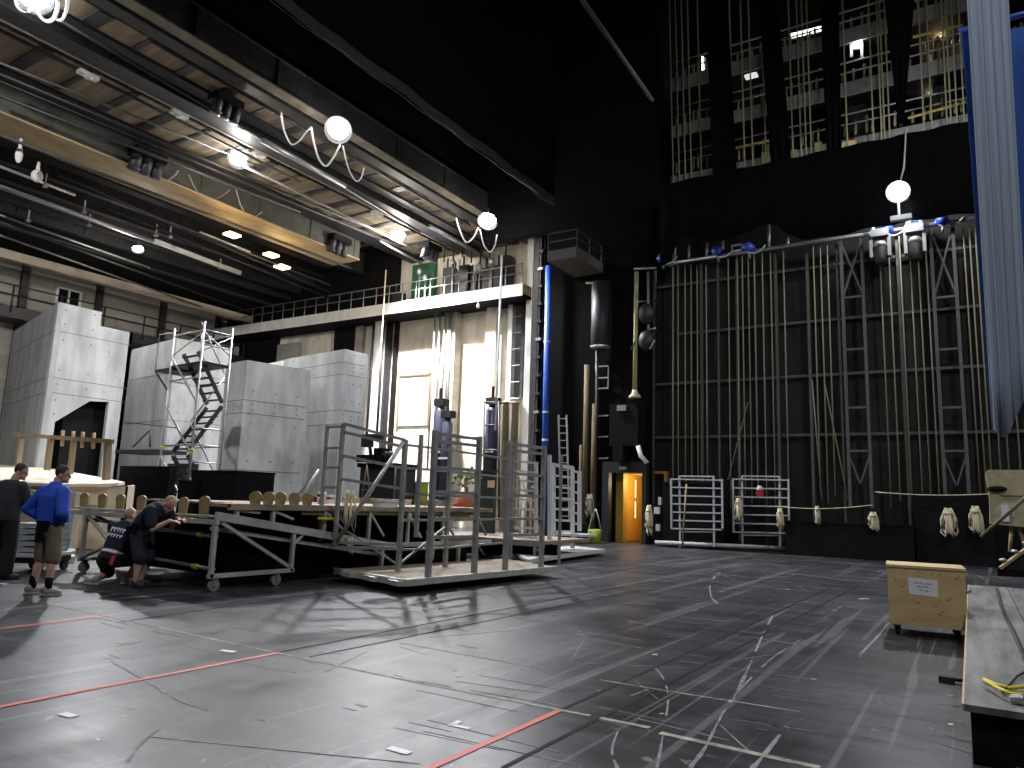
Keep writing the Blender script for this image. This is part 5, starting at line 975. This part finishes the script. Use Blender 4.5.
def hairm(mb, c, r, f, u, R, s=1.0, bald=0):
    rings = []; n = 18                              # a cap over the skull, open at the face
    for j in range(7):
        th = (.12+j*.26); row = []
        for k in range(n):
            ph = 2*PI*k/n; lim = 1.15 if math.sin(ph) > .35 else 1.95
            t_ = min(th, lim); row.append(c+u*.03*s+R@V((.081*s*math.sin(t_)*math.cos(ph), .100*s*math.sin(t_)*math.sin(ph), .111*s*math.cos(t_))))
        rings.append(mb.pts(row))
    for a, b in zip(rings, rings[1:]):
        for k in range(n): mb.face([a[k],a[(k+1)%n],b[(k+1)%n],b[k]])
    mb.face(rings[0][::-1])
    mb.ell(c-f*.03*s+u*.045*s,(.079*s,.078*s,.098*s),0,14,10,R)
def shoe(o, p, d, nm, ma):
    p = V(p); d = V(d).normalized(); d.z = 0; r = V((d.y,-d.x,0)); R = Matrix((r,d,Zd)).transposed(); mb = MB()
    mb.ell(p+d*.06+Zd*.05,(.046,.14,.045),0,14,8,R); mb.ell(p-d*.02+Zd*.075,(.042,.06,.055),0,12,8,R); mb.ell(p+d*.13+Zd*.04,(.046,.06,.034),0,12,8,R)
    sh = mb.build(nm, M[ma], o, True); sb = MB(); P = [p+R@V((.05*math.cos(a)*(1.05 if math.sin(a)>0 else .85), .06+.145*math.sin(a), .004)) for a in [2*PI*k/18 for k in range(18)]]; sb.prism(P,(0,0,.024)); sb.build('sole', M['sole'] if ma=='shoe' else M['rubber'], sh)
def person(lab, loc): t = thing('person', lab, 'person', loc); return t
def skinbody(t, mb, shirt=None): return remesh(mb, .0085, 'body', [M['skin']], t)
def frame(face):
    f = V(face); f.z = 0; f.normalize(); return V((f.y,-f.x,0)), f
# ---- man in the blue jacket, hands on hips, seen from behind
P0 = F(41,594.5); r, f = frame((-.15,1,0)); t = person('person in a bright blue jacket and khaki shorts standing with hands on hips',P0); Q = lambda a,b,z: P0+r*a+f*b+Zd*z
S = 1.0
hipL, hipR = Q(-.10,0,.93), Q(.10,0,.93); knL, knR = Q(-.13,.03,.50), Q(.13,.02,.50); anL, anR = Q(-.155,-.03,.09), Q(.145,-.01,.09)
shL, shR = Q(-.19,.0,1.44), Q(.19,.0,1.44); elL, elR = Q(-.40,-.08,1.17), Q(.31,-.06,1.13); wrL, wrR = Q(-.21,.04,1.03), Q(.19,.06,1.03)
b = MB(); hc = Q(.05,.06,1.665); hr = head(b,hc,(r*.85+f*.6-Zd*.08),Zd)
limb(b,[Q(0,0,1.42),Q(.02,.02,1.60)],[.062,.056]); trunk(b,[(Q(0,0,.86),r,.16,f,.11),(Q(0,0,1.0),r,.155,f,.11),(Q(0,0,1.15),r,.155,f,.11),(Q(0,0,1.35),r,.18,f,.115),(Q(0,0,1.46),r,.14,f,.085)])
for h,k,a in ((hipL,knL,anL),(hipR,knR,anR)): limb(b,[h,k,k.lerp(a,.35)-f*.015,a],[.088,.058,.060,.038])
for s_,e,w_ in ((shL,elL,wrL),(shR,elR,wrR)): limb(b,[s_,e,w_],[.056,.044,.032])
hand(b,wrL,(r*.6-Zd*.6+f*.4),f*-1,1); hand(b,wrR,(-r*.6-Zd*.6+f*.4),f*-1,-1)
bod = skinbody(t,b); e = MB(); eyes(e,hc,*hr); e.build('eyes', M['black'], bod, True); h = MB(); hairm(h,hc,*hr); h.build('hair', M['hair'], t, True)
j = MB(); trunk(j,[(Q(0,-.01,.98),r,.205,f,.155),(Q(0,-.01,1.06),r,.20,f,.15),(Q(0,-.015,1.20),r,.21,f,.15),(Q(0,-.015,1.36),r,.225,f,.145),(Q(0,0,1.46),r,.19,f,.11),(Q(0,0,1.53),r,.085,f,.075)])
for s_,e_,w_ in ((shL,elL,wrL),(shR,elR,wrR)): limb(j,[s_-Zd*.02,e_,e_.lerp(w_,.8)],[.098,.085,.068])
jk = remesh(j,.014,'jacket',[M['bluejacket']],t); c = MB(); trunk(c,[(Q(0,0,1.50),r,.088,f,.078),(Q(.005,.01,1.56),r,.078,f,.072)]); c.build('collar', M['bluejacket'], jk, True)
s_ = MB(); trunk(s_,[(Q(0,0,1.03),r,.17,f,.13),(Q(0,0,.92),r,.185,f,.14),(Q(0,0,.82),r,.19,f,.14)])
for h_,k_ in ((hipL,knL),(hipR,knR)): limb(s_,[h_-Zd*.04,k_+Zd*.0],[.115,.100])
remesh(s_,.014,'shorts',[M['khaki']],t)
bl = MB(); trunk(bl,[(Q(0,0,1.0),r,.182,f,.142),(Q(0,0,1.045),r,.18,f,.14)]); be = bl.build('tool_belt', M['black'], t, True); bp_ = MB(); bp_.cbox(Q(.06,-.17,.94),(.11,.06,.16),0,.1).cbox(Q(.02,-.165,.82),(.06,.05,.2),0,.1).cbox(Q(.13,-.15,.97),(.07,.06,.10),0,.1); bp_.build('tool_pouch', M['black'], be)
for a_ in (anL,anR): q = MB(); limb(q,[a_+Zd*.13,a_-Zd*.01],[.052,.045]); q.build('sock', M['black'], t, True)
shoe(t,anL-Zd*.09-f*.02,r*.35+f*1,'sneaker','shoe'); shoe(t,anR-Zd*.09-f*.02,r*.8+f*.5,'sneaker','shoe')
t.scale = (.955,.955,.955)
# ---- man in charcoal shirt at the picture edge, seen from behind, head turned
P0 = F(-3,579); r, f = frame((-.45,.9,0)); t = person('person in a charcoal T-shirt and black trousers standing at the picture edge',P0); Q = lambda a,b,z: P0+r*a+f*b+Zd*z
hipL, hipR = Q(-.10,0,.92), Q(.10,0,.92); knL, knR = Q(-.12,.03,.49), Q(.12,.02,.49); anL, anR = Q(-.13,-.02,.08), Q(.13,-.01,.08)
shL, shR = Q(-.20,0,1.42), Q(.20,.02,1.42); elL, elR = Q(-.27,.02,1.12), Q(.27,.10,1.12); wrL, wrR = Q(-.2,.2,.98), Q(.16,.28,1.12)
b = MB(); hc = Q(.10,.07,1.63); hr = head(b,hc,(V((.80,.60,0))-Zd*.2),Zd)
limb(b,[Q(.02,0,1.40),Q(.07,.03,1.57)],[.066,.06]); trunk(b,[(Q(0,0,.86),r,.165,f,.12),(Q(0,0,1.1),r,.165,f,.12),(Q(0,0,1.34),r,.185,f,.12),(Q(0,0,1.45),r,.14,f,.085)])
for h_,k_,a_ in ((hipL,knL,anL),(hipR,knR,anR)): limb(b,[h_,k_,k_.lerp(a_,.35),a_],[.088,.058,.06,.038])
for s__,e__,w__ in ((shL,elL,wrL),(shR,elR,wrR)): limb(b,[s__,e__,w__],[.058,.046,.033])
hand(b,wrL,r*.6+f*.5,Zd*-1,1); hand(b,wrR,r*-.4+f*.7,Zd*-1,-1)
bod = skinbody(t,b); e = MB(); eyes(e,hc,*hr); e.build('eyes', M['black'], bod, True); h = MB(); hairm(h,hc,*hr); h.build('hair', M['hair'], t, True)
j = MB(); trunk(j,[(Q(0,0,.88),r,.215,f,.17),(Q(0,-.01,1.0),r,.22,f,.175),(Q(0,-.01,1.2),r,.22,f,.165),(Q(0,0,1.36),r,.225,f,.145),(Q(0,0,1.46),r,.18,f,.11),(Q(.01,0,1.51),r,.09,f,.08)])
for s__,e__ in ((shL,elL),(shR,elR)): limb(j,[s__-Zd*.02,s__.lerp(e__,.75)],[.095,.085])
remesh(j,.014,'shirt',[M['charcoal']],t)
s_ = MB(); trunk(s_,[(Q(0,0,.98),r,.185,f,.145),(Q(0,0,.84),r,.195,f,.15)])
for h_,k_,a_ in ((hipL,knL,anL),(hipR,knR,anR)): limb(s_,[h_-Zd*.03,k_,a_],[.125,.105,.095])
remesh(s_,.014,'trousers',[M['blackwear']],t)
shoe(t,anL-Zd*.08,r*.6+f,'shoe','darkshoe'); shoe(t,anR-Zd*.08,r*1+f*.3,'shoe','darkshoe')
# ---- man bending over the wagon
P0 = F(139,587); r, f = frame((.93,.36,0)); t = person('person in a navy T-shirt and shorts bending forward over the wagon edge',P0); Q = lambda a,b,z: P0+r*a+f*b+Zd*z
hipL, hipR = Q(-.10,-.06,.82), Q(.10,-.06,.82); knL, knR = Q(-.10,.02,.45), Q(.10,.04,.45); anL, anR = Q(-.10,-.06,.09), Q(.11,.02,.09)
wst, chs = Q(0,-.02,.93), Q(0,.18,1.13); shL, shR = Q(-.19,.20,1.14), Q(.19,.19,1.12); elL, elR = Q(-.22,.28,.88), Q(.22,.28,.86); wrL, wrR = Q(-.09,.48,1.0), Q(.09,.46,.98)
tr = (f*.62+Zd*.72).normalized(); fr_ = (f*.72-Zd*.62).normalized()
b = MB(); hc = Q(0,.35,1.225); hr = head(b,hc,(f*.62-Zd*.75),(f*.75+Zd*.62)); limb(b,[Q(0,.22,1.18),Q(0,.30,1.225)],[.062,.058])
trunk(b,[(Q(0,-.06,.78),r,.16,f,.115),(wst,r,.155,fr_,.11),(Q(0,.09,1.04),r,.165,fr_,.115),(chs,r,.185,fr_,.12),(Q(0,.23,1.19),r,.14,fr_,.09)])
for h_,k_,a_ in ((hipL,knL,anL),(hipR,knR,anR)): limb(b,[h_,k_,k_.lerp(a_,.35)-f*.02,a_],[.088,.056,.058,.037])
for s__,e__,w__ in ((shL,elL,wrL),(shR,elR,wrR)): limb(b,[s__,e__,w__],[.056,.046,.033])
hand(b,wrL,f*.9+r*.2,Zd*-1,1,1,.6); hand(b,wrR,f*.9-r*.2,Zd*-1,-1,1,.6)
bod = skinbody(t,b); e = MB(); eyes(e,hc,*hr); e.build('eyes', M['black'], bod, True)
h = MB(); rr_,ff,uu,RR = hr; h.ell(hc-ff*.018+uu*.036,(.0745,.088,.1),0,14,10,RR); h.build('cropped_hair', mat('cropped_hair',(.42,.25,.17),.7), t, True)
j = MB(); trunk(j,[(Q(0,-.07,.84),r,.185,f,.15),(wst,r,.185,fr_,.15),(Q(0,.09,1.04),r,.20,fr_,.15),(chs,r,.22,fr_,.145),(Q(0,.22,1.18),r,.18,fr_,.11),(Q(0,.255,1.215),r,.09,fr_,.08)])
for s__,e__ in ((shL,elL),(shR,elR)): limb(j,[s__,s__.lerp(e__,.78)],[.09,.08])
remesh(j,.014,'shirt',[M['navy']],t)
s_ = MB(); trunk(s_,[(Q(0,-.06,.90),r,.18,f,.15),(Q(0,-.06,.76),r,.185,f,.15)])
for h_,k_ in ((hipL,knL),(hipR,knR)): limb(s_,[h_-Zd*.04,k_-Zd*.02],[.118,.105])
remesh(s_,.014,'shorts',[mat('blue_grey_cloth',(.022,.026,.045),.9,var=.2,scale=8)],t)
bl = MB(); trunk(bl,[(Q(0,-.06,.86),r,.192,f,.158),(Q(0,-.055,.91),r,.19,f,.156)]); be = bl.build('belt', M['black'], t, True); bp_ = MB(); bp_.cbox(Q(.18,-.02,.86),(.07,.10,.14),0,.3).cbox(Q(.2,-.12,.80),(.05,.07,.16),0,.3); bp_.build('tool_pouch', M['black'], be)
shoe(t,anL-Zd*.09,f,'shoe','darkshoe'); shoe(t,anR-Zd*.09,f+r*.25,'shoe','darkshoe')
# ---- man kneeling, back to us
P0 = F(111,584); r, f = frame((-.55,.84,0)); t = person('person kneeling on the floor in a navy T-shirt with white back print',P0); Q = lambda a,b,z: P0+r*a+f*b+Zd*z
hipL, hipR = Q(-.13,-.02,.36), Q(.07,-.02,.36); knL, knR = Q(-.22,.33,.12), Q(.26,.30,.34); anL, anR = Q(-.17,-.14,.09), Q(.22,.02,.09)
pel = Q(-.03,0,.40); sh = Q(.05,.15,.84); shL, shR = Q(-.14,.15,.84), Q(.24,.13,.82); elL, elR = Q(-.18,.30,.60), Q(.30,.28,.58); wrL, wrR = Q(-.06,.48,.66), Q(.18,.48,.62)
ax_ = (sh-pel).normalized(); frn = (f-ax_*f.dot(ax_)).normalized(); rgt = frn.cross(ax_)
b = MB(); hc = Q(.07,.20,1.01); hr = head(b,hc,(f*.9+r*.3-Zd*.45),Zd+f*.3); limb(b,[sh+ax_*.04,hc-Zd*.06],[.062,.057])
trunk(b,[(pel-ax_*.06,rgt,.17,frn,.13),(pel+ax_*.1,rgt,.16,frn,.115),(pel.lerp(sh,.6),rgt,.165,frn,.115),(sh-ax_*.06,rgt,.185,frn,.12),(sh+ax_*.05,rgt,.14,frn,.09)])
for h_,k_,a_ in ((hipL,knL,anL),(hipR,knR,anR)): limb(b,[h_,k_,k_.lerp(a_,.4),a_],[.09,.06,.062,.038])
for s__,e__,w__ in ((shL,elL,wrL),(shR,elR,wrR)): limb(b,[s__,e__,w__],[.056,.046,.033])
hand(b,wrL,f*.9+r*.2,r,1,1,.6); hand(b,wrR,f*.9-r*.2,-r,-1,1,.6)
bod = skinbody(t,b); e = MB(); eyes(e,hc,*hr); e.build('eyes', M['black'], bod, True)
h = MB(); rr_,ff,uu,RR = hr; h.ell(hc-ff*.02+uu*.03,(.0735,.086,.098),0,14,10,RR); h.build('cropped_hair', MATS['cropped_hair'], t, True)
j = MB(); trunk(j,[(pel+ax_*.10,rgt,.185,frn,.14),(pel.lerp(sh,.45),rgt,.19,frn,.145),(sh-ax_*.08,rgt,.22,frn,.145),(sh+ax_*.03,rgt,.18,frn,.11),(sh+ax_*.09,rgt,.09,frn,.08)])
for s__,e__ in ((shL,elL),(shR,elR)): limb(j,[s__,s__.lerp(e__,.8)],[.09,.08])
js = remesh(j,.014,'shirt',[M['navy']],t)
pr_ = MB(); rnd = random.Random(2)
for row, (w0,w1,hh) in enumerate(((-.13,.12,.07),(-.14,.10,.05))):
    x_ = w0; c0_ = sh-ax_*(.06+row*.10)-frn*.150
    while x_ < w1:
        ww = rnd.uniform(.025,.045); p_ = c0_+rgt*x_-frn*(.012-abs(x_)*.16 if abs(x_) > .05 else .006); 
        pr_.prism([p_,p_+rgt*ww,p_+rgt*ww-ax_*hh*.38,p_+rgt*ww*.4-ax_*hh*.4,p_+rgt*ww*.4-ax_*hh,p_-ax_*hh],-frn*.004); x_ += ww+.012
pr_.build('back_print', M['paper'], js)
s_ = MB(); trunk(s_,[(pel+ax_*.05,rgt,.185,frn,.145),(pel-ax_*.07,rgt,.19,frn,.15)])
for h_,k_ in ((hipL,knL),(hipR,knR)): limb(s_,[h_,h_.lerp(k_,.92)],[.118,.095])
remesh(s_,.014,'shorts',[M['blackwear']],t)
ub = MB(); trunk(ub,[(pel+ax_*.035,rgt,.188,frn,.147),(pel+ax_*.075,rgt,.186,frn,.144)]); ub.build('waistband', M['paper'], t, True)
rg = MB(); p_ = pel-frn*.16+rgt*.08; rg.prism([p_,p_+rgt*.05,p_+rgt*.06-ax_*.15,p_-rgt*.0-ax_*.14],-frn*.02); rg.build('red_rag', M['red'], t)
shoe(t,anL-Zd*.085-f*.02,f*.3-r*.8,'sneaker','shoe'); shoe(t,anR-Zd*.085+f*.0,r*1+f*.2,'sneaker','shoe')
# ================================================================ LIGHT
PW = [3800,6500,3400,9000,4500,1000,2200]
for (p, ax), e in zip(FLOODS, PW):
    lamp('SPOT', p, e, (.93,.96,1), p+ax*5, .25, 150, .6)
    if p.x < -15: lamp('POINT', p-V((0,0,.7)), e*.055, (1,.93,.82), None, .3)
pf = FLOODS[3][0]; lamp('SPOT', pf-V((0,0,.1)), 26000, (1,.97,.92), A(440,430,31), .25, 75, .5)
lamp('SPOT', (-17,-2,14), 9000, (.96,.97,1), (-31,13,5), .3, 62, .5)  # added unseen spot that brightens the side-stage towers
# added unseen spots above the stage, lifting the front floor and rope wall
for y, e in ((-3.0,1200),(2.0,600)): lamp('SPOT', (-13, y, 14.0), e, (.93,.96,1), (-8,y+7,0), .3, 150, .6)
lamp('SPOT', (4, 1.0, 14.5), 2600, (.95,.97,1), (0,12,0), .3, 150, .6)
lamp('SPOT', (5, 14.0, 15), 2300, (.95,.97,1), (1,22,2), .3, 150, .6)
lamp('POINT', A(898,197,25.7), 420, (.93,.96,1), None, .2)
# corridor lamp and gallery lamps
lamp('POINT', (DX0+1.2, 28.2, DZ-.35), 110, (1,.80,.42), None, .1)
for px, py, e, c in ((752,52,26,(1,.9,.75)),(805,30,30,(.95,1,1)),(940,40,60,(1,.72,.35)),(705,72,8,(.8,.95,1)),(750,130,18,(1,.95,.7)),(930,95,16,(1,.9,.6))): q = A(px,py,29.4); lamp('POINT', q, e, c, None, .1)
lamp('POINT', A(858,44,28.0), 14, (1,1,1), None, .1)  # added point light that brightens the white stepladder
for px, py in ((232,230),(275,262)): lamp('POINT', F(px,py,12.5), 70, (1,.7,.35), None, .1)
# ---------------------------------------------------------------- camera, world, view
cd = bpy.data.cameras.new('camera'); cam = bpy.data.objects.new('camera', cd); C.objects.link(cam)
cd.sensor_fit = 'HORIZONTAL'; cd.sensor_width = 36; cd.lens = 36*FP/1024; cd.clip_end = 300; cd.clip_start = .05
R = Matrix((rt, -dn, -fwd)).transposed(); cam.matrix_world = Matrix.Translation(CAM) @ R.to_4x4()
sc = bpy.context.scene; sc.camera = cam
w = bpy.data.worlds.new('world'); sc.world = w; w.use_nodes = True
w.node_tree.nodes['Background'].inputs[0].default_value = (.8,.85,1,1); w.node_tree.nodes['Background'].inputs[1].default_value = .02
vs = sc.view_settings; vs.view_transform = 'Standard'; vs.look = 'None'; vs.gamma = 1; vs.exposure = 0; vs.use_curve_mapping = False
